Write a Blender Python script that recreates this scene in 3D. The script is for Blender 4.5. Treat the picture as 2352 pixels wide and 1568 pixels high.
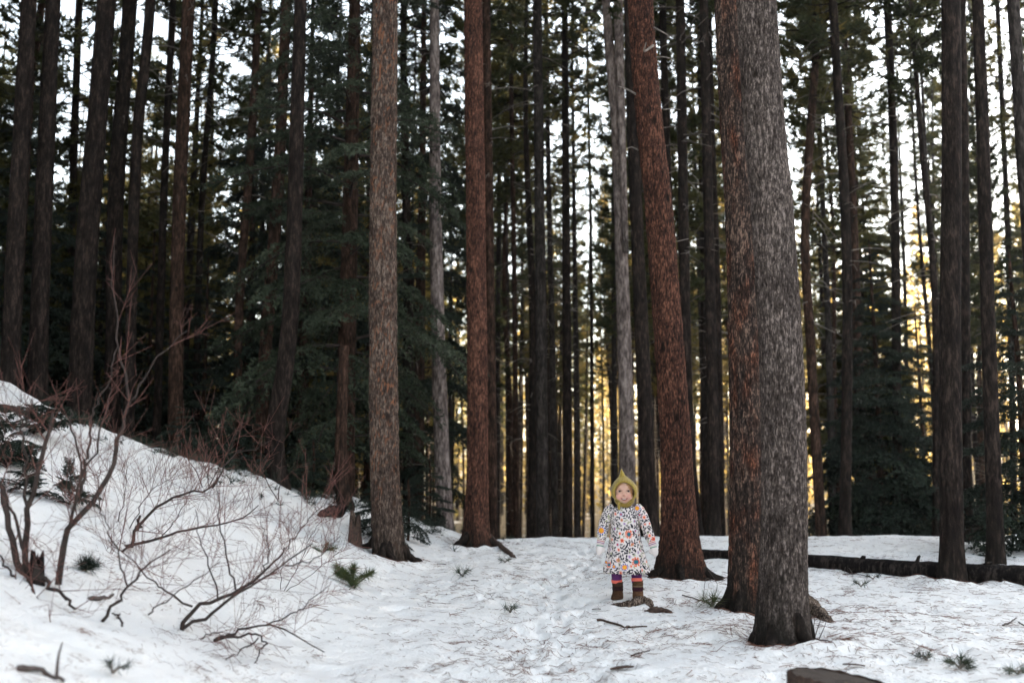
import bpy, math, random
import numpy as np
from mathutils import Vector, Matrix
from mathutils.bvhtree import BVHTree

random.seed(7)
RNG = np.random.default_rng(7)
S = bpy.context.scene
COL = S.collection
for o in list(bpy.data.objects):
    bpy.data.objects.remove(o)

# ------------------------------------------------------------------ camera, sky, sun, exposure
CAM_H = 1.02
PITCH = math.radians(7.0)
FPX = 2287.0            # focal length in photo units of a 2352 px wide frame (35 mm lens)
cam_d = bpy.data.cameras.new('camera')
cam_d.lens = 35.0
cam_d.sensor_width = 36.0
cam_d.clip_end = 3000.0
cam_d.dof.use_dof = True
cam_d.dof.focus_distance = 7.45
cam_d.dof.aperture_fstop = 1.5
cam = bpy.data.objects.new('camera', cam_d)
COL.objects.link(cam)
cam.location = (0, 0, CAM_H)
cam.rotation_euler = (math.pi/2 + PITCH, 0, 0)
S.camera = cam

SUN_EL, SUN_AZ = math.radians(7.5), math.radians(62.0)     # azimuth to the right of the viewing direction
world = bpy.data.worlds.new('World')
S.world = world
world.use_nodes = True
wn = world.node_tree
bg = wn.nodes['Background']
sky = wn.nodes.new('ShaderNodeTexSky')
sky.sky_type = 'NISHITA'
sky.sun_disc = False
sky.sun_elevation = SUN_EL
sky.sun_rotation = SUN_AZ
sky.air_density = 0.9
sky.dust_density = 1.4
sky.ozone_density = 0.5
hs = wn.nodes.new('ShaderNodeHueSaturation')      # thin high haze: a paler blue
hs.inputs['Saturation'].default_value = .5
wn.links.new(sky.outputs[0], hs.inputs['Color'])
wn.links.new(hs.outputs[0], bg.inputs[0])
bg.inputs[1].default_value = 0.15
sun_d = bpy.data.lights.new('sun', 'SUN')
sun_d.energy = 5.0
sun_d.angle = math.radians(0.5)
sun_d.color = (1.0, 0.80, 0.56)
sun = bpy.data.objects.new('sun', sun_d)
COL.objects.link(sun)
sdir = Vector((math.sin(SUN_AZ)*math.cos(SUN_EL), math.cos(SUN_AZ)*math.cos(SUN_EL), math.sin(SUN_EL)))
sun.rotation_euler = sdir.to_track_quat('Z', 'Y').to_euler()
sun.location = sdir*60
S.view_settings.view_transform = 'Standard'
S.view_settings.look = 'None'
S.view_settings.exposure = 3.25
S.view_settings.gamma = 1.0
S.cycles.use_denoising = True
S.cycles.max_bounces = 8
S.cycles.transmission_bounces = 6
S.cycles.diffuse_bounces = 4

# ------------------------------------------------------------------ helpers
def ray(px, py):
    u = (px-1176.0)/FPX
    v = (784.0-py)/FPX
    return np.array([u, math.cos(PITCH)-v*math.sin(PITCH), math.sin(PITCH)+v*math.cos(PITCH)])
def P(px, py, d):
    r = ray(px, py)
    return np.array([0, 0, CAM_H]) + r*(d/r[1])
def smooth01(x):
    x = np.clip(x, 0, 1)
    return x*x*(3-2*x)
def vnoise(p, seed=0):
    p = np.asarray(p, float)
    i = np.floor(p).astype(np.int64)
    f = p-i
    f = f*f*(3-2*f)
    out = np.zeros(p.shape[:-1])
    def h(ix, iy, iz):
        n = (ix*374761393 + iy*668265263 + iz*2147483647 + seed*974634777) & 0xffffffff
        n = ((n ^ (n >> 13))*1274126177) & 0xffffffff
        n = n ^ (n >> 16)
        return (n & 0xffff)/65535.0
    for dx in (0, 1):
        for dy in (0, 1):
            for dz in (0, 1):
                w = (f[..., 0] if dx else 1-f[..., 0])*(f[..., 1] if dy else 1-f[..., 1])*(f[..., 2] if dz else 1-f[..., 2])
                out += w*h(i[..., 0]+dx, i[..., 1]+dy, i[..., 2]+dz)
    return out*2-1
def fbm(p, seed=0, oct=3):
    p = np.asarray(p, float)
    a, s, t = 1.0, 0.0, 0.0
    for k in range(oct):
        s = s+a*vnoise(p*(2**k), seed+k)
        t += a
        a *= .5
    return s/t
def xyz(x, y, z=0.0):
    x = np.asarray(x, float); y = np.asarray(y, float)
    x, y = np.broadcast_arrays(x, y)
    return np.stack([x, y, np.zeros_like(x)+z], -1)

def mesh_np(name, V, faces, mats=None, smooth=True, fmat=None, attrs=None):
    """faces: list of int arrays (k,3) / (k,4)."""
    me = bpy.data.meshes.new(name)
    V = np.asarray(V, np.float32).reshape(-1, 3)
    faces = [np.asarray(f, np.int32) for f in faces if len(f)]
    nl = sum(f.size for f in faces)
    npol = sum(len(f) for f in faces)
    me.vertices.add(len(V)); me.loops.add(nl); me.polygons.add(npol)
    me.vertices.foreach_set('co', V.ravel())
    me.loops.foreach_set('vertex_index', np.concatenate([f.ravel() for f in faces]))
    tot = np.concatenate([np.full(len(f), f.shape[1], np.int32) for f in faces])
    me.polygons.foreach_set('loop_start', np.concatenate([[0], np.cumsum(tot)[:-1]]).astype(np.int32))
    if smooth:
        me.polygons.foreach_set('use_smooth', np.ones(npol, bool))
    if fmat is not None:
        me.polygons.foreach_set('material_index', np.asarray(fmat, np.int32))
    for m in (mats or []):
        me.materials.append(m)
    for k, a in (attrs or {}).items():
        a = np.asarray(a, np.float32)
        if a.ndim == 1:
            at = me.attributes.new(k, 'FLOAT', 'POINT'); at.data.foreach_set('value', a)
        else:
            at = me.attributes.new(k, 'FLOAT_COLOR', 'POINT')
            at.data.foreach_set('color', np.concatenate([a, np.ones((len(a), 1), np.float32)], 1).ravel())
    me.update(calc_edges=True)
    me.validate()
    return me
def link(name, me, parent=None, label=None, cat=None, group=None, kind=None, loc=None):
    o = bpy.data.objects.new(name, me)
    COL.objects.link(o)
    if parent is not None: o.parent = parent
    if loc is not None: o.location = loc
    tag(o, label, cat, group, kind)
    return o
def tag(o, label=None, cat=None, group=None, kind=None):
    if label: o['label'] = label
    if cat: o['category'] = cat
    if group: o['group'] = group
    if kind: o['kind'] = kind
def empty(name, loc, label, cat, group=None):
    o = bpy.data.objects.new(name, None)
    COL.objects.link(o)
    o.location = loc
    o.empty_display_size = .2
    tag(o, label, cat, group)
    return o

class MB:
    def __init__(s):
        s.V, s.T, s.Q, s.n = [], [], [], 0
    def add(s, V, T=None, Q=None):
        V = np.asarray(V, float).reshape(-1, 3)
        if T is not None and len(T): s.T.append(np.asarray(T, int)+s.n)
        if Q is not None and len(Q): s.Q.append(np.asarray(Q, int)+s.n)
        s.V.append(V); s.n += len(V)
    def tube(s, pts, rad, sides=5, cap=True):
        V, Q, T = tube(pts, rad, sides, cap)
        s.add(V, T, Q)
    def mesh(s, name, mats, smooth=True, origin=None, attrs=None):
        V = np.concatenate(s.V)
        if origin is not None: V = V-np.asarray(origin)
        F = []
        if s.Q: F.append(np.concatenate(s.Q))
        if s.T: F.append(np.concatenate(s.T))
        return mesh_np(name, V, F, mats, smooth, attrs=attrs)
def frames(pts):
    pts = np.asarray(pts, float)
    t = np.gradient(pts, axis=0)
    t /= np.linalg.norm(t, axis=1, keepdims=True)+1e-12
    ref = np.array([0, 0, 1.0]) if abs(t[0, 2]) < .9 else np.array([1.0, 0, 0])
    a = np.cross(ref, t[0]); a /= np.linalg.norm(a)
    A = np.zeros_like(pts); B = np.zeros_like(pts)
    for i in range(len(pts)):
        a = a-t[i]*np.dot(a, t[i])
        n = np.linalg.norm(a)
        a = a/n if n > 1e-9 else A[i-1]
        A[i] = a; B[i] = np.cross(t[i], a)
    return t, A, B
def tube(pts, rad, sides=5, cap=True):
    pts = np.asarray(pts, float)
    rad = np.broadcast_to(np.asarray(rad, float), (len(pts),))
    t, A, B = frames(pts)
    th = np.arange(sides)*2*math.pi/sides
    V = pts[:, None]+rad[:, None, None]*(np.cos(th)[None, :, None]*A[:, None]+np.sin(th)[None, :, None]*B[:, None])
    n = len(pts)
    Q = grid_quads(n, sides, True)
    V = V.reshape(-1, 3)
    T = []
    if cap:
        V = np.concatenate([V, pts[:1], pts[-1:]])
        c0, c1 = n*sides, n*sides+1
        for k in range(sides):
            k2 = (k+1) % sides
            T.append((c0, k2, k)); T.append((c1, (n-1)*sides+k, (n-1)*sides+k2))
    return V, Q, T
def grid_quads(n, m, wrap):
    i = np.arange(n-1)[:, None]; j = np.arange(m if wrap else m-1)[None, :]
    j2 = (j+1) % m
    return np.stack([i*m+j, i*m+j2, (i+1)*m+j2, (i+1)*m+j], -1).reshape(-1, 4)
def spline(ctrl, n):
    c = np.asarray(ctrl, float)
    if len(c) == 2:
        return c[0]+(c[1]-c[0])*np.linspace(0, 1, n)[:, None]
    c = np.concatenate([[2*c[0]-c[1]], c, [2*c[-1]-c[-2]]])
    k = len(c)-3
    u = np.linspace(0, k-1e-6, n)
    i = u.astype(int); t = (u-i)[:, None]
    p0, p1, p2, p3 = c[i], c[i+1], c[i+2], c[i+3]
    return .5*((2*p1)+(-p0+p2)*t+(2*p0-5*p1+4*p2-p3)*t**2+(-p0+3*p1-3*p2+p3)*t**3)

# ------------------------------------------------------------------ materials
def new_mat(name):
    m = bpy.data.materials.new(name)
    m.use_nodes = True
    nt = m.node_tree
    b = nt.nodes['Principled BSDF']
    b.inputs['Roughness'].default_value = .85
    b.inputs['Specular IOR Level'].default_value = .2
    return m, nt, b
def node(nt, t, **kw):
    n = nt.nodes.new(t)
    for k, v in kw.items():
        setattr(n, k, v)
    return n
def ramp(nt, fac, stops):
    r = nt.nodes.new('ShaderNodeValToRGB')
    e = r.color_ramp.elements
    while len(e) < len(stops): e.new(.5)
    for k, (p, c) in enumerate(stops):
        e[k].position = p
        e[k].color = (*c, 1) if len(c) == 3 else c
    nt.links.new(fac, r.inputs[0])
    return r.outputs[0]
def mixc(nt, fac, a, b, mode='MIX'):
    m = nt.nodes.new('ShaderNodeMix')
    m.data_type = 'RGBA'; m.blend_type = mode
    for inp, v in ((m.inputs[0], fac), (m.inputs[6], a), (m.inputs[7], b)):
        if hasattr(v, 'default_value') or hasattr(v, 'is_linked'): nt.links.new(v, inp)
        elif isinstance(v, (int, float)): inp.default_value = v
        else: inp.default_value = (*v, 1)
    return m.outputs[2]
def noise(nt, vec, scale, detail=3, rough=.55):
    n = nt.nodes.new('ShaderNodeTexNoise')
    n.inputs['Scale'].default_value = scale
    n.inputs['Detail'].default_value = detail
    n.inputs['Roughness'].default_value = rough
    if vec is not None: nt.links.new(vec, n.inputs['Vector'])
    return n.outputs['Fac']
def bump(nt, b, h, strength, dist=.02):
    n = nt.nodes.new('ShaderNodeBump')
    n.inputs['Strength'].default_value = strength
    n.inputs['Distance'].default_value = dist
    nt.links.new(h, n.inputs['Height'])
    nt.links.new(n.outputs[0], b.inputs['Normal'])
def mapping(nt, src, sc):
    m = nt.nodes.new('ShaderNodeMapping')
    m.inputs['Scale'].default_value = sc
    nt.links.new(src, m.inputs['Vector'])
    return m.outputs[0]
def objco(nt):
    return nt.nodes.new('ShaderNodeTexCoord').outputs['Object']

def bark_mat(name, fissure, mid, light, butt_col=(.014, .012, .010), attr=False, basedark=.55, fleck=70, mott=5.0, bal=.5, crack=.6, edge_w=.22, tint=None):
    """flaky bark: upright flecks of dark, mid and light scale, mottled in larger patches, dark cracks between the plates"""
    m, nt, b = new_mat(name)
    co = objco(nt)
    big = noise(nt, mapping(nt, co, (1, 1, .4)), mott, 4, .6)
    fl = noise(nt, mapping(nt, co, (1, 1, .24)), fleck, 3, .75)
    fl2 = noise(nt, mapping(nt, co, (1, 1, .3)), fleck*.5, 3, .65)
    a1 = node(nt, 'ShaderNodeMath', operation='MULTIPLY_ADD')
    nt.links.new(big, a1.inputs[0]); a1.inputs[1].default_value = .45
    a2 = node(nt, 'ShaderNodeMath', operation='MULTIPLY_ADD')
    nt.links.new(fl, a2.inputs[0]); a2.inputs[1].default_value = 1.15; nt.links.new(fl2, a2.inputs[2])
    nt.links.new(a2.outputs[0], a1.inputs[2])
    h = a1.outputs[0]                       # about .6 .. 1.9, mean 1.275
    mn = node(nt, 'ShaderNodeMapRange'); nt.links.new(h, mn.inputs[0])
    mn.inputs[1].default_value = .80; mn.inputs[2].default_value = 1.80
    col = ramp(nt, mn.outputs[0], [(bal-.20, fissure), (bal-.04, tuple(c*.7 for c in mid)), (bal+.06, mid), (bal+.22, light)])
    if tint:
        tn = noise(nt, mapping(nt, co, (1, 1, .35)), 9, 3)
        col = mixc(nt, ramp(nt, tn, [(.48, (0, 0, 0)), (.66, (.7, .7, .7))]), col, mixc(nt, 1.0, col, tint, 'MULTIPLY'))
    kn = node(nt, 'ShaderNodeTexVoronoi'); kn.inputs['Scale'].default_value = 3.2       # old branch scars
    nt.links.new(mapping(nt, co, (1.6, 1.6, .8)), kn.inputs['Vector'])
    col = mixc(nt, ramp(nt, kn.outputs['Distance'], [(.07, (.85, .85, .85)), (.15, (0, 0, 0))]), col, tuple(c*.6 for c in fissure))
    if attr:
        a = node(nt, 'ShaderNodeAttribute', attribute_name='fissure').outputs['Fac']
        edge = ramp(nt, a, [(.03, (1-crack,)*3), (edge_w, (1, 1, 1))])
        col = mixc(nt, edge, fissure, col)
    if basedark > 0:           # bark turns darker towards the butt, with a ragged edge
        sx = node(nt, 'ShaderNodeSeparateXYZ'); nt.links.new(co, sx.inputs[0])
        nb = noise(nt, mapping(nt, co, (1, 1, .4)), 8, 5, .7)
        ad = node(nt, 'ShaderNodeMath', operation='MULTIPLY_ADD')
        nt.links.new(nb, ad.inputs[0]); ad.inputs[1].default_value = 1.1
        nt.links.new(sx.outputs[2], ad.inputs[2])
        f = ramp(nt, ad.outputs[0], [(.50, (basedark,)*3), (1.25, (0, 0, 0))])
        col = mixc(nt, f, col, butt_col)
    nt.links.new(col, b.inputs['Base Color'])
    bump(nt, b, h, .8, .006)
    b.inputs['Roughness'].default_value = .95
    b.inputs['Specular IOR Level'].default_value = .08
    return m

def leaf_mat(name, c1, c2, c3, trans=.35, rough=.6, nscale=1.5):
    m, nt, b = new_mat(name)
    g = node(nt, 'ShaderNodeNewGeometry')
    n = noise(nt, g.outputs['Position'], nscale, 3)
    oi = node(nt, 'ShaderNodeObjectInfo')
    ad = node(nt, 'ShaderNodeMath', operation='MULTIPLY_ADD')
    nt.links.new(oi.outputs['Random'], ad.inputs[0]); ad.inputs[1].default_value = .22
    nt.links.new(n, ad.inputs[2])
    col = ramp(nt, ad.outputs[0], [(.42, c1), (.6, c2), (.82, c3)])
    nt.links.new(col, b.inputs['Base Color'])
    b.inputs['Roughness'].default_value = rough
    tr = node(nt, 'ShaderNodeBsdfTranslucent')
    nt.links.new(col, tr.inputs[0])
    mx = node(nt, 'ShaderNodeMixShader')
    mx.inputs[0].default_value = trans
    nt.links.new(b.outputs[0], mx.inputs[1]); nt.links.new(tr.outputs[0], mx.inputs[2])
    nt.links.new(mx.outputs[0], nt.nodes['Material Output'].inputs[0])
    return m

def plain_mat(name, c, c2=None, scale=40, rough=.85, bmp=.3, dist=.004):
    m, nt, b = new_mat(name)
    n = noise(nt, objco(nt), scale, 4, .65)
    c2 = c2 or tuple(min(1, x*1.5) for x in c)
    nt.links.new(ramp(nt, n, [(.3, c), (.7, c2)]), b.inputs['Base Color'])
    b.inputs['Roughness'].default_value = rough
    if bmp: bump(nt, b, n, bmp, dist)
    return m

def attr_mat(name, rough=.9, bscale=0, bstr=.3, sheen=0):
    m, nt, b = new_mat(name)
    a = node(nt, 'ShaderNodeAttribute', attribute_name='col')
    nt.links.new(a.outputs['Color'], b.inputs['Base Color'])
    b.inputs['Roughness'].default_value = rough
    if bscale:
        bump(nt, b, noise(nt, objco(nt), bscale, 3), bstr, .003)
    if sheen: b.inputs['Sheen Weight'].default_value = sheen
    return m

M = {}
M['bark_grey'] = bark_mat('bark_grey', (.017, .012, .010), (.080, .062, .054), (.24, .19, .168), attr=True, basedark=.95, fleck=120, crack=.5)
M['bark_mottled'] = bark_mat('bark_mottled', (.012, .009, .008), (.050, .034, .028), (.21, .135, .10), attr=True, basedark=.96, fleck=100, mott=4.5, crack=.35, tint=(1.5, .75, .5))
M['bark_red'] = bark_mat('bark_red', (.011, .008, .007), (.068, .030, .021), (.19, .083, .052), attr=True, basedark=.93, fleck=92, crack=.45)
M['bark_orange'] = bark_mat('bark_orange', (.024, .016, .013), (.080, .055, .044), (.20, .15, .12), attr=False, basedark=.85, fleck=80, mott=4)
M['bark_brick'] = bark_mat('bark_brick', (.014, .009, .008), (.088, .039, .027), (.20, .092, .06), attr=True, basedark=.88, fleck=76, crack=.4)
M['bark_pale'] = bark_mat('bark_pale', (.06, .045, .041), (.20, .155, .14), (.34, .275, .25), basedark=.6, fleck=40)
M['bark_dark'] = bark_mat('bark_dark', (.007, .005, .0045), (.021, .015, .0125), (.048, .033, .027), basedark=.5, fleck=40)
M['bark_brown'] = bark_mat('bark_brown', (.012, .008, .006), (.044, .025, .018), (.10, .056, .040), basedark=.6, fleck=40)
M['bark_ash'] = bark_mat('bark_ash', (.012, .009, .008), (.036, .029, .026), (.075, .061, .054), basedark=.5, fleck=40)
M['log'] = bark_mat('log_bark', (.006, .005, .005), (.014, .011, .010), (.038, .030, .026), basedark=0, fleck=40)
M['root_bark'] = bark_mat('root_bark', (.016, .011, .009), (.095, .068, .053), (.30, .225, .18), basedark=0, fleck=130, mott=14)
# orange inner bark shows in the cracks of one trunk
_m = M['bark_orange']; _nt = _m.node_tree; _b = _nt.nodes['Principled BSDF']
_old = _b.inputs['Base Color'].links[0].from_socket
_a = node(_nt, 'ShaderNodeAttribute', attribute_name='fissure').outputs['Fac']
_n = noise(_nt, mapping(_nt, objco(_nt), (1, 1, .5)), 6, 3)
_k = node(_nt, 'ShaderNodeMath', operation='MULTIPLY')
_nt.links.new(ramp(_nt, _a, [(.05, (1, 1, 1)), (.17, (0, 0, 0))]), _k.inputs[0])
_nt.links.new(ramp(_nt, _n, [(.40, (.12, .12, .12)), (.60, (.9, .9, .9))]), _k.inputs[1])
_sx = node(_nt, 'ShaderNodeSeparateXYZ'); _nt.links.new(objco(_nt), _sx.inputs[0])
_k2 = node(_nt, 'ShaderNodeMath', operation='MULTIPLY')
_nt.links.new(_k.outputs[0], _k2.inputs[0]); _nt.links.new(ramp(_nt, _sx.outputs[2], [(.45, (.08, .08, .08)), (.9, (1, 1, 1))]), _k2.inputs[1])
_nt.links.new(mixc(_nt, _k2.outputs[0], _old, (.21, .088, .047)), _b.inputs['Base Color'])

M['twig_grey'] = plain_mat('twig_grey', (.055, .042, .038), (.14, .11, .10), 25)
M['shrub_bark'] = plain_mat('shrub_bark', (.022, .015, .013), (.060, .043, .037), 18)
M['twig_red'] = plain_mat('twig_red', (.085, .040, .033), (.21, .092, .075), 6, bmp=0)
M['twig_dead'] = plain_mat('twig_dead', (.10, .085, .075), (.24, .20, .17), 14, bmp=0)
M['needle_dead'] = plain_mat('needle_dead', (.10, .045, .03), (.22, .105, .07), 3, bmp=0)
M['rootwood'] = plain_mat('rootwood', (.02, .014, .010), (.26, .185, .14), 85, bmp=.9, dist=.012)
M['dead_bark'] = plain_mat('dead_bark', (.025, .017, .014), (.105, .066, .05), 45, bmp=.6)
M['stump_wood'] = plain_mat('stump_wood', (.022, .016, .013), (.07, .048, .038), 16, bmp=.4)
M['pine'] = leaf_mat('pine_needles', (.030, .036, .015), (.056, .064, .024), (.12, .11, .038), .45)
M['pine_olive'] = leaf_mat('pine_needles_olive', (.05, .056, .02), (.10, .095, .03), (.20, .155, .045), .5)
M['spruce'] = leaf_mat('spruce_needles', (.020, .028, .015), (.042, .054, .032), (.088, .105, .068), .25, nscale=5)
M['spruce_dark'] = leaf_mat('spruce_needles_dark', (.010, .016, .011), (.020, .029, .020), (.038, .050, .035), .2)
M['sprig'] = leaf_mat('sprig_needles', (.045, .062, .022), (.07, .09, .035), (.11, .12, .05), .25, nscale=20)
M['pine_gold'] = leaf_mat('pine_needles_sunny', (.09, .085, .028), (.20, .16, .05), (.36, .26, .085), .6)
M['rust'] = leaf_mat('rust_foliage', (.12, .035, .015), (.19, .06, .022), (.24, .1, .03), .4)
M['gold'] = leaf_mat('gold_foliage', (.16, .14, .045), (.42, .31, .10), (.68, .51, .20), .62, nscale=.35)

# ------------------------------------------------------------------ terrain
YR_X = np.array([-60, -7, -5.2, -3.5, -2.8, -2.0, -1.0, 0, 3, 6, 12, 60.0])
YR_Y = np.array([9, 10.0, 9.8, 10.6, 11.5, 12.3, 13.1, 13.6, 13.9, 14.0, 14.2, 16.0])
def terrain(x, y):
    x = np.asarray(x, float); y = np.asarray(y, float)
    x, y = np.broadcast_arrays(x, y)
    toe = np.interp(y, [2, 4, 10, 13.5], [.85, .75, .8, .25])
    t = np.clip(-x-toe, 0, 9)
    t = t+np.clip(-x-toe-9, 0, 60)*.1
    z = .48*t*t/(t+.75)
    z = z+fbm(xyz(x*.8, y*.8), 3, 2)*.035+fbm(xyz(x*3.1, y*2.6), 11, 2)*.016*smooth01((18-y)/6)
    # trodden path, a shallow trough that runs up to the child and past it
    pc = np.interp(y, [3, 5.5, 8, 11, 14], [.15, .2, .35, .75, 1.4])
    w = np.exp(-((x-pc)/.42)**2)*smooth01((14-y)/3)
    z = z-w*.035
    yr = np.interp(x, YR_X, YR_Y)+vnoise(xyz(x*1.1, y*.2), 33)*.45*smooth01((0-x)/1.5)+vnoise(xyz(x*3.7, y*.5), 34)*.16
    z = z+smooth01((-x-1)/2)*(fbm(xyz(x*1.6, y*1.6), 35, 2)*.06)
    u = np.clip(y-yr, 0, None)
    k = np.interp(x, [-8, -2, 2], [.5, .35, .26])
    drop = k*u*u/(u+1.6)
    z2 = z-drop+.05*vnoise(xyz(x*4, y*4), 36)*smooth01(u/.2)*smooth01((3-u)/2)*smooth01((-x)/1)
    floor = -2.6+fbm(xyz(x*.06, y*.06), 21, 3)*.8+np.clip(y-80, 0, 400)*.02
    # smooth maximum of slope and valley floor
    kk = .8
    z2 = np.where(u > 0, kk*np.logaddexp(z2/kk, floor/kk), z2)
    return z2
def tz(x, y): return float(terrain(np.array([x]), np.array([y]))[0])
def G(px, py, lo=2.2, hi=16.0):
    """first point of the terrain seen along that ray"""
    r = ray(px, py)
    d = np.linspace(lo, hi, 900)
    pts = np.array([0, 0, CAM_H])+r[None]*(d/r[1])[:, None]
    below = pts[:, 2] < terrain(pts[:, 0], pts[:, 1])
    k = int(np.argmax(below)) if below.any() else len(d)-1
    p = pts[k].copy()
    p[2] = tz(p[0], p[1])
    return p

def snow_mat():
    m, nt, b = new_mat('snow')
    g = node(nt, 'ShaderNodeNewGeometry')
    pos = g.outputs['Position']
    sx = node(nt, 'ShaderNodeSeparateXYZ'); nt.links.new(pos, sx.inputs[0])
    n_big = noise(nt, pos, .9, 3)
    n_mid = noise(nt, pos, 7, 4, .6)
    n_fine = noise(nt, mapping(nt, pos, (1, .6, 1)), 46, 4, .75)
    snow = ramp(nt, n_big, [(.3, (.80, .785, .775)), (.7, (.87, .85, .83))])
    # fine needle dust pressed into the snow
    f = node(nt, 'ShaderNodeMath', operation='MULTIPLY'); nt.links.new(n_mid, f.inputs[0]); nt.links.new(n_fine, f.inputs[1])
    dust = ramp(nt, f.outputs[0], [(.29, (0, 0, 0)), (.42, (.6, .6, .6))])
    col = mixc(nt, dust, snow, (.33, .26, .22))
    # forest floor far beyond the crest: patchy snow on brown duff
    far = ramp(nt, sx.outputs[1], [(0, (0, 0, 0)), (1, (1, 1, 1))])
    mr = node(nt, 'ShaderNodeMapRange'); nt.links.new(sx.outputs[1], mr.inputs[0])
    mr.inputs[1].default_value = 17; mr.inputs[2].default_value = 26
    n_p = noise(nt, pos, .35, 4)
    fp = node(nt, 'ShaderNodeMath', operation='MULTIPLY')
    nt.links.new(mr.outputs[0], fp.inputs[0]); nt.links.new(ramp(nt, n_p, [(.30, (0, 0, 0)), (.42, (1, 1, 1))]), fp.inputs[1])
    duff = ramp(nt, n_mid, [(.3, (.06, .042, .024)), (.7, (.19, .14, .06))])
    col = mixc(nt, fp.outputs[0], col, duff)
    nt.links.new(col, b.inputs['Base Color'])
    h = node(nt, 'ShaderNodeMath', operation='MULTIPLY_ADD')
    nt.links.new(n_fine, h.inputs[0]); h.inputs[1].default_value = .35; nt.links.new(n_mid, h.inputs[2])
    bump(nt, b, h.outputs[0], .8, .035)
    b.inputs['Roughness'].default_value = .75
    b.inputs['Specular IOR Level'].default_value = .25
    return m
M['snow'] = snow_mat()

def axis(parts):
    a = [np.linspace(p, q, n, endpoint=False) for p, q, n in parts]
    return np.concatenate(a+[np.array([parts[-1][1]])])
gx = axis([(-420, -40, 24), (-40, -8, 50), (-8, -5, 50), (-5, 5.6, 330), (5.6, 9, 50), (9, 40, 50), (40, 420, 24)])
gy = axis([(-60, 2.2, 20), (2.2, 9, 270), (9, 14.5, 170), (14.5, 22, 50), (22, 60, 45), (60, 600, 45)])
GX, GY = np.meshgrid(gx, gy)
GZ = terrain(GX, GY)
near = smooth01((GY-1.5)/1.0)*smooth01((16-GY)/3)*smooth01((6.5-np.abs(GX))/1.0)
pt = np.stack([GX, GY, np.zeros_like(GX)], -1)
crust = fbm(pt*np.array([11, 8, 1]), 41, 3)*.010 + fbm(pt*np.array([26, 20, 1]), 45, 2)*.005
pits = np.clip(vnoise(pt*np.array([6, 4.5, 1]), 51)-.35, 0, 1)*.05
path_c = np.interp(GY, [3, 5.5, 8, 11, 14], [.15, .2, .35, .75, 1.4])
on_path = np.exp(-((GX-path_c)/.55)**2)
crust = crust*(1+1.0*on_path)+fbm(pt*np.array([5.5, 4.5, 1]), 48, 2)*.014*(.5+on_path)
_r = np.random.default_rng(21)
prints = np.zeros_like(GZ)
for _k in range(110):
    if _k < 70:
        _y = 3.4+_k*.15; _x = float(np.interp(_y, [3, 5.5, 8, 11, 14], [.15, .2, .35, .75, 1.4]))+(.11 if _k % 2 else -.11)+_r.normal(0, .12); _a = _r.normal(0, .3)
    else:
        _y = _r.uniform(3.5, 10); _x = _r.uniform(-.9, 4.2)*min(1, _y/7); _a = _r.uniform(-1.6, 1.6)
    _i0, _i1 = np.searchsorted(gx, [_x-.3, _x+.3]); _j0, _j1 = np.searchsorted(gy, [_y-.3, _y+.3])
    _X = GX[_j0:_j1, _i0:_i1]-_x; _Y = GY[_j0:_j1, _i0:_i1]-_y
    _u = _X*math.cos(_a)+_Y*math.sin(_a); _v = -_X*math.sin(_a)+_Y*math.cos(_a)
    _d = np.hypot(_u/.052, _v/.125)
    prints[_j0:_j1, _i0:_i1] += _r.uniform(.014, .034)*(-np.clip(1.15-_d, 0, .4)/.4+.45*np.exp(-((_d-1.35)/.25)**2))
mound = np.zeros_like(GZ)
for _px, _d, _rr in ((1795, 6.0, .2), (1712, 7.25, .17), (1563, 9.0, .27), (893, 10.3, .2), (1093, 12.4, .24), (2186, 8.9, .17)):
    _c = P(_px, 1065, _d)
    _q = np.hypot(GX-_c[0], GY-_d)
    mound -= .03*np.exp(-((_q-_rr*.8)/.10)**2)
    mound += np.exp(-((_q-_rr*1.75)/.15)**2)*(.018+.045*np.clip(fbm(pt*np.array([6, 6, 1]), 90, 2)+.15, 0, 1))
GZ = GZ+near*(crust-pits+prints+mound)
Vg = np.stack([GX, GY, GZ], -1).reshape(-1, 3)
link('snow_ground', mesh_np('snow_ground', Vg, [grid_quads(len(gy), len(gx), False)], [M['snow']]), kind='structure')
def surf(x, y):
    """height of the snow mesh (with crust) near (x, y)"""
    i = int(np.clip(np.searchsorted(gx, x), 1, len(gx)-1)); j = int(np.clip(np.searchsorted(gy, y), 1, len(gy)-1))
    i = i if abs(gx[i]-x) < abs(gx[i-1]-x) else i-1
    j = j if abs(gy[j]-y) < abs(gy[j-1]-y) else j-1
    return GZ[j, i]
def Gs(px, py):
    p = G(px, py); p[2] = surf(p[0], p[1]); return p

# ------------------------------------------------------------------ trunks
def cell_noise(u, v, wrap, seed):
    """elongated plates: returns F2-F1 and a random value per plate; u wraps every `wrap` cells"""
    iu, iv = np.floor(u).astype(int), np.floor(v).astype(int)
    best = np.full(u.shape, 9.0); sec = np.full(u.shape, 9.0); idv = np.zeros(u.shape)
    def hh(a, b, k):
        n = (a*73856093 ^ b*19349663 ^ (seed*7+k)*83492791) & 0xffffffff
        n = ((n ^ (n >> 15))*2246822519) & 0xffffffff
        n = ((n ^ (n >> 13))*3266489917) & 0xffffffff
        return ((n ^ (n >> 16)) & 0xffff)/65535.0
    for du in (-1, 0, 1):
        for dv in (-1, 0, 1):
            cu, cv = iu+du, iv+dv
            wu = np.mod(cu, wrap)
            d = np.hypot(cu+hh(wu, cv, 1)-u, cv+hh(wu, cv, 2)-v)
            r = hh(wu, cv, 3)
            m = d < best
            sec = np.where(m, best, np.minimum(sec, d))
            idv = np.where(m, r, idv)
            best = np.where(m, d, best)
    return sec-best, idv
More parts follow.
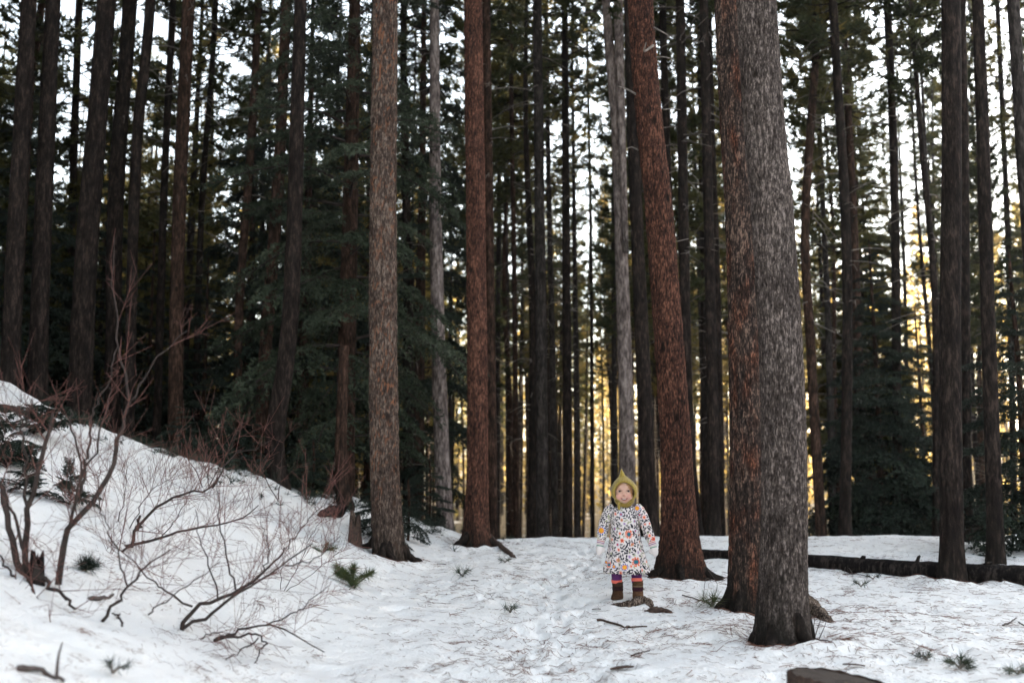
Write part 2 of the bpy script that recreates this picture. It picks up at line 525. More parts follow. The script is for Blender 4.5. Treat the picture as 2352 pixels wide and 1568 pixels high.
def trunk_mesh(name, path, r0, r1, mat, sides=14, step=.25, hero=None, flare=.35, flare_h=.35, seed=0, roots=5, zfine=None, origin=(0, 0, 0), root_amp=.5):
    """path: control points from below the ground up; flare around the height z0 of the ground"""
    path = np.asarray(path, float)
    L = np.linalg.norm(np.diff(path, axis=0), axis=1).sum()
    if hero:
        fine_len = hero['len']
        dense = spline(path, 400)
        s = np.concatenate([[0], np.cumsum(np.linalg.norm(np.diff(dense, axis=0), axis=1))])
        q = np.concatenate([np.arange(0, min(fine_len, s[-1]), hero['dz']), np.arange(min(fine_len, s[-1]), s[-1], .3), [s[-1]]])
        pts = np.stack([np.interp(q, s, dense[:, k]) for k in range(3)], 1)
    else:
        n = max(6, int(L/step))
        pts = spline(path, n)
        q = np.concatenate([[0], np.cumsum(np.linalg.norm(np.diff(pts, axis=0), axis=1))])
    f = q/q[-1]
    z0 = pts[0, 2]+.25
    rad = r0+(r1-r0)*f
    hgt = np.clip(pts[:, 2]-z0, -.3, None)
    fl = flare*np.exp(-np.clip(hgt, 0, None)/flare_h*1.6)
    th = np.arange(sides)*2*math.pi/sides
    rs = random.Random(seed)
    lob = sum(rs.uniform(.5, 1)*np.cos(k*th+rs.uniform(0, 6.28)) for k in (2, 3, roots))/2.2
    lob = np.clip(lob, -.5, 1.4)
    R = rad[:, None]*(1+fl[:, None]*(1+root_amp*lob[None, :]*1.4))
    attrs = None
    t, A, B = frames(pts)
    if hero:
        cw, ch, amp = hero['cw'], hero['ch'], hero['amp']
        nc = max(6, int(round(2*math.pi*r0/cw)))
        U, Wv = np.meshgrid(th/(2*math.pi)*nc, q/ch)
        warp = vnoise(np.stack([U*.9, Wv*1.1, np.zeros_like(U)], -1), seed+5)*.45
        fis, cid = cell_noise(U+warp, Wv+U*.37+warp*.5, nc, seed)
        hgt2 = smooth01(fis/.30)
        fn = vnoise(np.stack([np.cos(th)[None, :]*14+0*U, np.sin(th)[None, :]*14+0*U, q[:, None]*22+0*U], -1), seed+9)
        R = R+amp*(hgt2*(.6+.8*cid)-.6)+amp*.35*fn
        big = vnoise(np.stack([np.cos(th)[None, :]*1.6+0*U, np.sin(th)[None, :]*1.6+0*U, q[:, None]*1.8+0*U], -1), seed+19)
        R = R*(1+.03*big)
        attrs = {'fissure': fis.ravel(), 'cell': cid.ravel()}
    else:
        U = np.zeros((len(pts), sides))
        big = vnoise(np.stack([np.cos(th)[None, :]*1.5+U, np.sin(th)[None, :]*1.5+U, q[:, None]*1.7+U], -1), seed+19)
        R = R*(1+.06*big)
    V = pts[:, None]+R[..., None]*(np.cos(th)[None, :, None]*A[:, None]+np.sin(th)[None, :, None]*B[:, None])
    V = V.reshape(-1, 3)-np.asarray(origin)
    return mesh_np(name, V, [grid_quads(len(pts), sides, True)], [mat], attrs=attrs)

def tuft(mb_list, p, d, n, ln, w, rng, spread=.75):
    """a bottlebrush of n needle blades at p along d; appended as (n,3,3)"""
    d = d/np.linalg.norm(d)
    rnd = rng.normal(size=(n, 3))
    dirs = d[None]*(1-spread*.5)+rnd/np.linalg.norm(rnd, axis=1, keepdims=True)*spread
    dirs /= np.linalg.norm(dirs, axis=1, keepdims=True)
    side = np.cross(dirs, rng.normal(size=(n, 3)))
    side /= np.linalg.norm(side, axis=1, keepdims=True)+1e-9
    base = p[None]+d[None]*rng.uniform(-.06, .06, (n, 1))*ln*6
    l = ln*rng.uniform(.7, 1.25, (n, 1))
    tri = np.stack([base-side*w*.5, base+side*w*.5, base+dirs*l], 1)
    mb_list.append(tri)
def tris_to_mesh(name, tri_list, mats, extra=None):
    tri = np.concatenate(tri_list).reshape(-1, 3)
    T = np.arange(len(tri)).reshape(-1, 3)
    fm = [np.zeros(len(T), np.int32)]
    V = tri; F = [T]
    if extra is not None and extra.n:
        ev = np.concatenate(extra.V)
        off = len(V)
        V = np.concatenate([V, ev])
        if extra.Q:
            q = np.concatenate(extra.Q)+off; F.append(q); fm.append(np.ones(len(q), np.int32))
        if extra.T:
            q = np.concatenate(extra.T)+off; F.append(q); fm.append(np.ones(len(q), np.int32))
    return mesh_np(name, V, F, mats, smooth=False, fmat=np.concatenate(fm))

def pine_crown(name, height, rad, nb, mat, seed, tl=.15, tw=.038, ntuft=11, nper=11, twigmat=None):
    """open crown: whorled limbs that end in tufts of needles; origin at the crown's foot, grows along z"""
    rng = np.random.default_rng(seed)
    tri, wood = [], MB()
    for k in range(nb):
        f = (k+rng.uniform(0, 1))/nb
        z = f*height
        az = rng.uniform(0, 2*math.pi)
        prof = rad*(1-f)**.7*(.55+.45*min(1, f*6))*rng.uniform(.55, 1.25)+.15
        up = rng.uniform(-.25, .25)+.35*f
        d = np.array([math.cos(az), math.sin(az), up])
        mid = np.array([0, 0, z])+d*prof*.5+np.array([0, 0, -.04*prof])
        end = np.array([0, 0, z])+d*prof+np.array([0, 0, .10*prof])
        pts = spline([np.array([0, 0, z]), mid, end], 6)
        wood.tube(pts, np.linspace(.018, .005, 6), 3, False)
        nt = max(3, int(ntuft*prof/rad*1.2))
        clump = rng.uniform(.25, .95)
        for j in range(nt):
            s = 1-abs(rng.normal(0, .33)) if rng.random() < .75 else rng.uniform(.3, 1)
            s = min(max(s, .2), 1)
            c = np.array([np.interp(s*5, range(6), pts[:, q]) for q in range(3)])
            off = rng.normal(size=3)*np.array([.16, .16, .11])*prof*clump
            p = c+off
            dd = d*.6+off*1.5+np.array([0, 0, .35])
            tuft(tri, p, dd, nper, tl, tw, rng)
    return tris_to_mesh(name, tri, [mat, twigmat or M['bark_dark']], wood)

PINE_H = 9.0
CROWNS = [pine_crown('pine_crown', PINE_H, rr, nb, M[mm], 100+i, ntuft=nt) for i, (rr, nb, mm, nt) in enumerate([
    (1.3, 140, 'pine', 15), (1.1, 120, 'pine', 15), (1.6, 135, 'pine', 16), (1.0, 100, 'pine', 12),
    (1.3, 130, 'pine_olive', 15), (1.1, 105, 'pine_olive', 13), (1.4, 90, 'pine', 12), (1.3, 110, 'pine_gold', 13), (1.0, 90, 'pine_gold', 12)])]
THIN = [pine_crown('pine_crown_thin', PINE_H, .75, 46, M[mm], 150+i, ntuft=8) for i, mm in enumerate(['pine', 'pine_olive', 'pine'])]
def dead_twig_mesh(seed, n=26, h=5.0, r=.9):
    rng = np.random.default_rng(seed)
    mb = MB()
    for k in range(n):
        z = rng.uniform(0, h); az = rng.uniform(0, 6.283); L = rng.uniform(.25, r)
        d = np.array([math.cos(az), math.sin(az), rng.uniform(-.35, .2)])
        p0 = np.array([0, 0, z])
        pts = spline([p0, p0+d*L*.5+rng.normal(size=3)*.03, p0+d*L+np.array([0, 0, -.08])], 5)
        mb.tube(pts, np.linspace(.011, .004, 5), 3, False)
        for q in range(rng.integers(0, 3)):
            c = pts[rng.integers(2, 4)]
            mb.tube(np.stack([c, c+d*.2*L+rng.normal(size=3)*.12*L]), [.005, .003], 3, False)
    return mb.mesh('dead_branches', [M['twig_dead']])
DEADTW = [dead_twig_mesh(200+i) for i in range(4)]

def path_from_px(pix, d, top_extra, lean_d=0.0, free=False):
    """pixel polyline (from the foot up) at depth d -> control points, extended down into the ground and on above the frame"""
    pts = [P(px, py, d+lean_d*i/max(1, len(pix)-1)) for i, (px, py) in enumerate(pix)]
    p0, p1 = pts[0], pts[1]
    dirv = (p1-p0)/np.linalg.norm(p1-p0)
    dirv[:2] *= .6
    g = tz(p0[0], p0[1])
    if p0[2] > g-.2 and not free:
        n = (p0[2]-(g-.25))/max(.2, dirv[2])
        if n > .4:
            pts.insert(0, p0-dirv*n)
        else:
            pts[0] = p0-dirv*n
    e = pts[-1]; dv = e-pts[-2]; dv /= np.linalg.norm(dv)
    dv[:2] *= .5
    pts.append(e+dv*top_extra)
    return np.array(pts)

def make_tree(pix, d, w0, w1, mat, label, crown=None, crown_z=None, top_extra=4.0, hero=None, group=None, sides=14, name='pine_tree',
              flare=.35, flare_h=.35, seed=0, dead=False, crown_s=1.0, lean_d=0.0, roots=5, root_amp=.5, limbs=(), free=False):
    path = path_from_px(pix, d, top_extra, lean_d, free)
    base = path[0].copy(); base[2] += .25
    k = d/FPX/2
    t = empty(name, base, label, 'tree', group)
    rr0 = w0*k; rr1 = w1*k
    # radii given at the foot and at the top of the frame; taper goes on above
    L = np.concatenate([[0], np.cumsum(np.linalg.norm(np.diff(path, axis=0), axis=1))])
    rtop = rr0+(rr1-rr0)*L[-1]/max(L[-2], .1)
    rtop = max(rtop, rr1*.45)
    me = trunk_mesh('trunk', path, rr0, rtop, M[mat], sides=sides, hero=hero, flare=flare, flare_h=flare_h, seed=seed, origin=base, roots=roots, root_amp=root_amp)
    link('trunk', me, t)
    top = path[-1]
    if crown is not None:
        cz = crown_z if crown_z is not None else base[2]+6
        dense = spline(path, 60)
        c = dense[np.argmin(np.abs(dense[:, 2]-cz))]
        o = link('crown', crown, t, loc=c-base)
        o.scale = (crown_s, crown_s, crown_s); o.rotation_euler = (0, 0, seed*1.7)
        axisv = Vector(path[-1]-path[-2]).normalized()
        o.rotation_euler = (Vector((0, 0, 1)).rotation_difference(axisv) @ Matrix.Rotation(seed*1.7, 3, 'Z').to_quaternion()).to_euler()
    if dead:
        cz = (crown_z if crown_z is not None else base[2]+6)-4.2
        dense = spline(path, 60)
        c = dense[np.argmin(np.abs(dense[:, 2]-cz))]
        o = link('dead_branches', DEADTW[seed % 4], t, loc=c-base, kind='stuff')
        axisv = Vector(path[-1]-path[-2]).normalized()
        o.rotation_euler = (Vector((0, 0, 1)).rotation_difference(axisv) @ Matrix.Rotation(seed*2.1, 3, 'Z').to_quaternion()).to_euler()
    for (pix_l, dd, r) in limbs:
        pts = spline([P(a, b, d+q) for (a, b), q in zip(pix_l, dd)], 8)-base
        mb = MB(); mb.tube(pts, np.linspace(r, r*.35, 8), 6)
        link('dead_branch', mb.mesh('dead_branch', [M['twig_dead']]), t)
    return t, path

# --- the big trunks at the front
hA = dict(len=5.4, dz=.011, cw=.013, ch=.045, amp=.0045)
make_tree([(1795, 1468), (1800, 1000), (1775, 500), (1737, 0)], 6.0, 104, 92, 'bark_grey', 'thick smooth grey pine trunk nearest the camera, right of the child',
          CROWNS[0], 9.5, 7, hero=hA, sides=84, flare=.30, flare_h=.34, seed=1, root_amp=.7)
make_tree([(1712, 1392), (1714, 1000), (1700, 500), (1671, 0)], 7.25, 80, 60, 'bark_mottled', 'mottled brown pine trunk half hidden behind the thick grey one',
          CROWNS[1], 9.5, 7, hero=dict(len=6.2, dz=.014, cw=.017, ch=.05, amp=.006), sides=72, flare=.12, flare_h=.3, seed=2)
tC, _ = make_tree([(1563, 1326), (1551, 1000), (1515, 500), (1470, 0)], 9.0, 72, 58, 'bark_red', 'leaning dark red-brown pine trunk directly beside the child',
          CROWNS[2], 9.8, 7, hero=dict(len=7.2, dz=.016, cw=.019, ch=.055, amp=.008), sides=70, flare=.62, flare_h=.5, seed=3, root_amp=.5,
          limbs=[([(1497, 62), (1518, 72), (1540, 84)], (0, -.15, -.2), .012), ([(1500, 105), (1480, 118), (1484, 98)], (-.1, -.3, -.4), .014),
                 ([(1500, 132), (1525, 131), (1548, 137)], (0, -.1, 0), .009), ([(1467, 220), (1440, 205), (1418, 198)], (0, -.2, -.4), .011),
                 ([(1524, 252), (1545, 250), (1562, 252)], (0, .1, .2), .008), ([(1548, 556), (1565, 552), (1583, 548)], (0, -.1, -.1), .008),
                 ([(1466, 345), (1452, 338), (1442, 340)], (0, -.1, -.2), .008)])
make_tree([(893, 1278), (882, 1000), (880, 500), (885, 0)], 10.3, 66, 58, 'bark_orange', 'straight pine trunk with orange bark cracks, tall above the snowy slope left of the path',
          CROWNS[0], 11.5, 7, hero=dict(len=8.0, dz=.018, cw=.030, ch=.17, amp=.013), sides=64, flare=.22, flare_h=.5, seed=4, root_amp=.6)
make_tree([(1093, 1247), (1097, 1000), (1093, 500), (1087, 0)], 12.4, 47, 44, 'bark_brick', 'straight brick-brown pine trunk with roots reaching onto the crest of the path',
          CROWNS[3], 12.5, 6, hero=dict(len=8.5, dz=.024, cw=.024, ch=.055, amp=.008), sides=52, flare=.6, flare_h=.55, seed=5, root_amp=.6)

# --- further trunks picked out one by one: pixels from the lowest seen point up, depth, widths, bark, label, crown
def T(pix, d, w0, w1, mat, label, crown=None, cz=None, **kw):
    T.k += 1
    kw.setdefault('top_extra', 6.0); kw.setdefault('sides', 12)
    kw.setdefault('dead', crown is not None and d > 14)
    return make_tree(pix, d, w0, w1, mat, label, crown, cz, seed=T.k, **kw)
T.k = 20
C = CROWNS
T([(1022, 1208), (1010, 900), (1000, 450), (998, 0)], 15, 38, 22, 'bark_pale', 'slim pale grey trunk leaning left between the orange-cracked and brick-brown trunks', C[3], 11)
tFork, _ = T([(1440, 1150), (1437, 900), (1418, 330), (1392, 0)], 16, 40, 20, 'bark_pale', 'pale grey pine rising straight behind the child, its top forked in two', C[5], 12)
tStem, _ = T([(1437, 580), (1428, 300), (1420, 0)], 15.86, 14, 24, 'bark_pale', 'second stem of the forked pale pine, parting above the child', None, None, free=True, flare=0, name='pine_stem')
for _c in list(tStem.children):       # the second stem belongs to the forked tree
    _c.location = tStem.location-tFork.location; _c.parent = tFork
bpy.data.objects.remove(tStem)
T([(798, 1185), (783, 1080), (788, 850)], 12.2, 30, 24, 'bark_brown', 'short mottled dead trunk with a bent foot left of the orange-cracked pine', None, None, top_extra=.3, flare=.5, name='dead_trunk')
T([(638, 1140), (632, 1000), (668, 700), (690, 0)], 11.8, 46, 28, 'bark_dark', 'thick dark trunk whose foot stands on the snowy hill crest', C[1], 10)
T([(598, 1060), (610, 800), (640, 400), (657, 0)], 15, 32, 25, 'bark_brown', 'reddish slim trunk just left of the drooping spruce, right of the open sky', None, None)
T([(545, 1000), (550, 700), (575, 350), (594, 0)], 17, 22, 18, 'bark_brown', 'slim brown trunk between open sky and the spruce, left of a reddish slim one', C[3], 8.5)
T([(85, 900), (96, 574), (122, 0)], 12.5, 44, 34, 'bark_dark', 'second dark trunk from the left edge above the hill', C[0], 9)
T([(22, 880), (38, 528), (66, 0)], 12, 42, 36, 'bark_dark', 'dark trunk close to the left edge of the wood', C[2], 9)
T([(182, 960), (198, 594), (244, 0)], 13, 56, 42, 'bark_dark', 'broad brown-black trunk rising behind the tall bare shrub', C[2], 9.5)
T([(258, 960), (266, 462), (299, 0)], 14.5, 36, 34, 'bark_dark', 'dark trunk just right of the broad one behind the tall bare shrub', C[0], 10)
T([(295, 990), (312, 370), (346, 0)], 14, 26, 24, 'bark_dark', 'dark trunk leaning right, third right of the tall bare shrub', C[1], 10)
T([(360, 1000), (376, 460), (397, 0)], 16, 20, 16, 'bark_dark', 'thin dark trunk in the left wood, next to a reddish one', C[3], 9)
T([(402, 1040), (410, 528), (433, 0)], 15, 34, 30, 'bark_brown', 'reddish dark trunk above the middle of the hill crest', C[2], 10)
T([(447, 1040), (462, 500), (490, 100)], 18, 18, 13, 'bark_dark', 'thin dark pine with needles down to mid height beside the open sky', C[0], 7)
T([(150, 900), (165, 500), (182, 0)], 19, 20, 17, 'bark_dark', 'thin trunk deep in shade between two dark left trunks', C[2], 7)
T([(1131, 1215), (1128, 840), (1117, 0)], 15.5, 24, 19, 'bark_brown', 'brown trunk standing tight behind the brick-brown pine', C[1], 9.5)
T([(1186, 1180), (1182, 700), (1173, 100)], 21, 14, 10, 'bark_brown', 'thin brown pine, first right of the brick-brown pair', C[3], 7.5)
T([(1246, 1215), (1243, 800), (1234, 0)], 17, 29, 21, 'bark_ash', 'ash-dark straight pine midway between brick-brown trunk and child', C[0], 9.5)
T([(1275, 1210), (1268, 800), (1258, 300)], 22, 17, 12, 'bark_ash', 'slim ash trunk close right of the ash-dark straight pine', C[4], 7)
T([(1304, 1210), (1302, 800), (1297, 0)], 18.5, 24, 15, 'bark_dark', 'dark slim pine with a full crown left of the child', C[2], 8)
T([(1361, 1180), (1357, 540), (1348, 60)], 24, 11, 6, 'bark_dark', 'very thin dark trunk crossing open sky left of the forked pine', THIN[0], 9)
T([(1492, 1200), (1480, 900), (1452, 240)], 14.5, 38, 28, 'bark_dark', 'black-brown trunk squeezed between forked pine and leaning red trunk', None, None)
T([(1597, 1180), (1578, 900), (1562, 0)], 15, 27, 22, 'bark_dark', 'dark pine just right of the leaning red trunk, full of needles high up', C[2], 8)
T([(1540, 600), (1530, 300), (1521, 0)], 17, 20, 17, 'bark_dark', 'dark pine hiding behind the upper leaning red trunk', C[1], 8.5)
T([(1622, 1200), (1618, 800), (1608, 200)], 20, 19, 12, 'bark_dark', 'thinnest dark pine right behind the leaning red trunk, its right side', C[4], 7)
T([(1640, 1210), (1634, 800), (1616, 0)], 14.5, 28, 21, 'bark_dark', 'dark straight trunk between the leaning red trunk and the mottled trunk, nearer the mottled one', C[0], 9.5)
T([(1888, 1245), (1862, 800), (1850, 500), (1879, 0)], 16, 24, 18, 'bark_brown', 'thin crooked brown trunk right behind the thick grey pine', C[5], 7)
T([(1940, 1240), (1945, 600), (1913, 0)], 15, 26, 20, 'bark_dark', 'dark trunk rising from behind the fallen log, left of the young spruce', C[1], 7.5)
T([(1975, 1230), (1965, 600), (1940, 100)], 19, 22, 16, 'bark_brown', 'brown trunk behind the young spruce, left side of it', C[0], 7)
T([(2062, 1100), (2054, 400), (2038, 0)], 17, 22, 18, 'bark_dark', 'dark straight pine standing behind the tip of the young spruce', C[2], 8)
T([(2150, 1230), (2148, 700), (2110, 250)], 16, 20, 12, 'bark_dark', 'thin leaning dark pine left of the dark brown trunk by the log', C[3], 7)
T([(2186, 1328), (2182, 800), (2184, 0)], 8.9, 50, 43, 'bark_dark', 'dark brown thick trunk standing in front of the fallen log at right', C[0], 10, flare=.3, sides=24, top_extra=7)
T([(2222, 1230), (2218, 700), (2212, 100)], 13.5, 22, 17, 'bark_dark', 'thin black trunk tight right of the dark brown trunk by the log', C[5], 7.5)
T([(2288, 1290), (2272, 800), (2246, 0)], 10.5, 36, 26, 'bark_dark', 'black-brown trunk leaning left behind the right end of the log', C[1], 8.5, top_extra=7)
T([(2400, 1100), (2351, 378), (2327, 0)], 11, 34, 28, 'bark_ash', 'grey trunk leaning in over the right edge at the top', C[3], 9.5, top_extra=7)
T([(2330, 1200), (2320, 700), (2300, 200)], 22, 16, 12, 'bark_dark', 'thin dark far trunk near the right edge against golden light', C[4], 8)

# --- the slim pines deeper in the wood: alike, told apart by nothing
SPARE = [(455, 585, 45), (990, 1085, 30), (1125, 1165, 0), (1310, 1400, 22), (1790, 1870, 30), (1975, 2040, 34), (2070, 2125, 30), (2290, 2350, 0)]
TR_MESH = []
for i in range(6):
    pth = spline([(0, 0, -.4), (random.uniform(-.1, .1), random.uniform(-.1, .1), 5), (random.uniform(-.2, .2), random.uniform(-.2, .2), 10), (random.uniform(-.2, .2), random.uniform(-.2, .2), 16)], 14)
    TR_MESH.append(trunk_mesh('trunk', pth, .115, .02, M[['bark_dark', 'bark_ash', 'bark_brown', 'bark_dark', 'bark_ash', 'bark_dark'][i]], sides=9, seed=300+i, flare=.3, flare_h=.3, step=1.0))
ZONES = {'left': ('slim dark pine among many alike in the shaded wood beyond the hill at left', 'slim pines in the shaded wood beyond the hill'),
         'mid': ('slim pine among many alike in the wood beyond the crest behind the child', 'slim pines in the wood beyond the crest'),
         'right': ('slim pine among many alike in the backlit wood beyond the fallen log', 'slim pines in the backlit wood beyond the log')}
placed = []
rng = np.random.default_rng(11)
tries = 0
while len(placed) < 240 and tries < 9000:
    tries += 1
    y = 17+36*rng.random()**.85
    x = rng.uniform(-.56*y-1, .56*y+1)
    px = 1176+FPX*x/y
    keep = 1.0
    for a, b, _ in SPARE:
        if a < px < b and y < 60: keep = .0
    if px > 1180: keep *= .7
    if px > 1840: keep *= .75
    if rng.random() > keep: continue
    if any((x-a)**2+(y-b)**2 < 1.25**2 for a, b in placed): continue
    placed.append((x, y))
    zone = 'left' if px < 930 else ('mid' if px < 1700 else 'right')
    lab, grp = ZONES[zone]
    g = tz(x, y)
    t = empty('pine_tree', (x, y, g), lab, 'tree', grp)
    s = rng.uniform(.75, 1.15)
    o = link('trunk', TR_MESH[rng.integers(6)], t)
    o.scale = (s*rng.uniform(.7, 1.15),)*2+(s,)
    o.rotation_euler = (rng.normal(0, .012), rng.normal(0, .012), rng.uniform(0, 6.28))
    cset = CROWNS if rng.random() < {'left': .9, 'mid': .5, 'right': .34}[zone] else THIN
    cme = cset[rng.integers(len(cset))]
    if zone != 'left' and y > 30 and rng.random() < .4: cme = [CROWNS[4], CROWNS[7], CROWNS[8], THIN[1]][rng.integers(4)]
    cr = link('crown', cme, t, loc=(0, 0, s*rng.uniform(4.8, 8.8) if zone != 'left' else s*rng.uniform(2.2, 6.0)))
    k = rng.uniform(.85, 1.1)*s
    cr.scale = (k*1.2, k*1.2, k) if zone == 'left' else (k*1.0, k*1.0, k)
    cr.rotation_euler = (0, 0, rng.uniform(0, 6.28))
    if y < 34:
        o = link('dead_branches', DEADTW[rng.integers(4)], t, loc=(0, 0, 1.6*s), kind='stuff')
        o.rotation_euler = (0, 0, rng.uniform(0, 6.28))

rng = np.random.default_rng(19)
for k in range(62):
    px = rng.uniform(935, 1660) if k < 42 else rng.uniform(1850, 2350)
    y = rng.uniform(18, 42)
    x = P(px, 1065, y)[0]
    if any((x-a)**2+(y-b)**2 < .8**2 for a, b in placed): continue
    placed.append((x, y))
    lab, grp = ZONES['mid' if px < 1700 else 'right']
    t = empty('pine_tree', (x, y, tz(x, y)), lab, 'tree', grp)
    s_ = rng.uniform(.8, 1.1)
    o = link('trunk', TR_MESH[rng.integers(6)], t)
    o.scale = (s_*rng.uniform(.55, .95),)*2+(s_,)
    o.rotation_euler = (rng.normal(0, .014), rng.normal(0, .014), rng.uniform(0, 6.28))
    cr = link('crown', THIN[rng.integers(3)], t, loc=(0, 0, s_*rng.uniform(9, 12)))
    cr.rotation_euler = (0, 0, rng.uniform(0, 6.28)); cr.scale = (.85, .85, .6)
    if y < 34:
        o = link('dead_branches', DEADTW[rng.integers(4)], t, loc=(0, 0, 2.5*s_), kind='stuff')
        o.rotation_euler = (0, 0, rng.uniform(0, 6.28))

# ------------------------------------------------------------------ spruces
def frond_mesh(name, seed, mat, L=1.0, droop=.25, nlat=17, needle=.030, nw=.0075, dens=95):
    """one flat spruce bough along +x: axis, side twigs both sides, needles on every twig"""
    rng = np.random.default_rng(seed)
    wood, tri = MB(), []
    ax = spline([(0, 0, 0), (L*.35, 0, .03*L), (L*.7, 0, -droop*.35*L), (L, 0, -droop*L)], 12)
    wood.tube(ax, np.linspace(.014, .003, 12), 4, False)
    twigs = [ax[4:]]
    for k in range(nlat):
        f = .16+.82*(k/nlat)
        for sd in (-1, 1):
            ff = min(.98, f+rng.uniform(-.02, .02))
            c = np.array([np.interp(ff*11, range(12), ax[:, q]) for q in range(3)])
            ll = L*(.40*(1-ff)**.75+.07)*rng.uniform(.65, 1.15)*(.55+.45*min(1, ff*3))
            ang = rng.uniform(.75, 1.05)
            d = np.array([math.cos(ang), sd*math.sin(ang), rng.uniform(-.15, .05)])
            e = c+d*ll+np.array([0, 0, -droop*ll*rng.uniform(.7, 1.6)])
            tw = spline([c, c+d*ll*.55, e], 6)
            twigs.append(tw)
            for q in range(int(ll/.09)):
                w = rng.uniform(.3, .95)
                cc = np.array([np.interp(w*5, range(6), tw[:, r]) for r in range(3)])
                a2 = ang+rng.choice([-1, 1])*rng.uniform(.5, .9)
                d2 = np.array([math.cos(a2), sd*math.sin(a2), -.25])
                l2 = ll*rng.uniform(.2, .42)
                twigs.append(spline([cc, cc+d2*l2*.6, cc+d2*l2+np.array([0, 0, -droop*l2*1.2])], 4))
    for tw in twigs:
        sl = np.linalg.norm(np.diff(tw, axis=0), axis=1).sum()
        n = max(4, int(sl*dens))
        u = rng.uniform(0, 1, n)*(len(tw)-1)
        i = np.minimum(u.astype(int), len(tw)-2)
        p = tw[i]+(tw[i+1]-tw[i])*(u-i)[:, None]
        dv = (tw[i+1]-tw[i]); dv /= np.linalg.norm(dv, axis=1, keepdims=True)+1e-9
        rn = rng.normal(size=(n, 3)); rn /= np.linalg.norm(rn, axis=1, keepdims=True)
        dd = dv*.75+rn*.75; dd /= np.linalg.norm(dd, axis=1, keepdims=True)
        sdv = np.cross(dd, rng.normal(size=(n, 3))); sdv /= np.linalg.norm(sdv, axis=1, keepdims=True)+1e-9
        tri.append(np.stack([p-sdv*nw, p+sdv*nw, p+dd*needle*rng.uniform(.7, 1.2, (n, 1))], 1))
    return tris_to_mesh(name, tri, [mat, M['shrub_bark']], wood)
FR = {m: [frond_mesh('bough', 400+i, M[m], droop=dr) for i, dr in enumerate((.18, .32, .48))] for m in ('spruce', 'spruce_dark')}
FR['pine_olive'] = [frond_mesh('bough', 420, M['pine_olive'], droop=.2, needle=.075, nw=.022, dens=80)]
FR['spruce_dark'] = [frond_mesh('bough', 440+i, M['spruce_dark'], droop=dr, needle=.042, nw=.012, dens=85) for i, dr in enumerate((.18, .32, .48))]
def spruce(px, d, zlow, ztop, rmax, nb, mat, label, trunk_mat='bark_brown', r_trunk=.13, name='spruce_tree', seed=0, conical=True, cat='tree', rtop=.12, group=None, base=None, trunk_top=None):
    rng = np.random.default_rng(900+seed)
    if base is None:
        x = (px-1176)/FPX*d/ math.cos(PITCH)*1.0
        x = P(px, 1065, d)[0]
        b = np.array([x, d, tz(x, d)])
    else:
        b = np.asarray(base)
    t = empty(name, b, label, cat, group)
    H = trunk_top or (ztop-b[2])
    pth = spline([(0, 0, -.3), (.02, 0, H*.5), (0, .03, H)], 10)
    link('trunk', trunk_mesh('trunk', pth, r_trunk, .015, M[trunk_mat], sides=10, seed=seed, step=.5), t)
    fr = FR[mat]
    for k in range(nb):
        f = (k+rng.uniform(0, 1))/nb
        z = (zlow-b[2])+f*(ztop-zlow)
        az = k*2.399+rng.uniform(-.4, .4)
        L = (rmax*(1-f)+rtop*f)*rng.uniform(.72, 1.15)*(.75 if f < .06 else 1)
        o = link('bough', fr[rng.integers(len(fr))], t, loc=(0, 0, z))
        o.scale = (L, L*rng.uniform(.85, 1.2), L)
        pit = rng.uniform(-.05, .32)-.55*f
        o.rotation_euler = (rng.uniform(-.3, .3), pit, az)
    return t
spruce(790, 13.8, 1.3, 15, 1.95, 125, 'spruce', 'tall drooping blue-green spruce behind the orange-cracked pine', r_trunk=.15, seed=1, rtop=1.15)
spruce(960, 18.5, .6, 14, 1.6, 80, 'spruce_dark', 'dark spruce filling the gap between the orange-cracked and pale leaning trunks', seed=2, rtop=.5)
spruce(560, 21, -.8, 11, 1.9, 80, 'spruce_dark', 'dark spruce left of the drooping one, below open sky', seed=3, rtop=.4)
spruce(690, 18, -.6, 12, 1.9, 85, 'spruce_dark', 'dark spruce directly behind the drooping blue-green spruce', seed=4, rtop=.6)
spruce(2020, 17, -.2, 4.9, 1.5, 115, 'spruce_dark', 'young pointed dark spruce behind the fallen log at right', r_trunk=.07, seed=5, rtop=.12)
spruce(1995, 24, 1.0, 10.4, 1.75, 150, 'pine_olive', 'olive green conical conifer rising above the young spruce', r_trunk=.12, seed=6, rtop=.15, name='conifer_tree')
spruce(2350, 12, -.1, 3.6, 1.25, 70, 'spruce_dark', 'low dark spruce cut by the right edge behind the log', r_trunk=.07, seed=7, rtop=.15)
spruce(2120, 20, -.8, 4.2, 1.5, 70, 'spruce_dark', 'dark low spruce left of the brown trunk at the log', r_trunk=.07, seed=8, rtop=.15)
for k, (px, d, ht, r) in enumerate([(20, 15, 4.5, 1.6), (190, 17, 5.0, 1.8), (330, 18, 4.2, 1.7), (460, 17, 3.6, 1.6), (250, 24, 6, 2.0), (90, 22, 6, 2.0), (400, 25, 6, 2.0)]):
    spruce(px, d, tz(P(px, 1065, d)[0], d)+.2, tz(P(px, 1065, d)[0], d)+ht+1.5, r, 70, 'spruce_dark', 'young dark spruce among others deep in shade behind the left hill crest',
           r_trunk=.06, seed=20+k, group='young spruces in shade behind the hill crest')
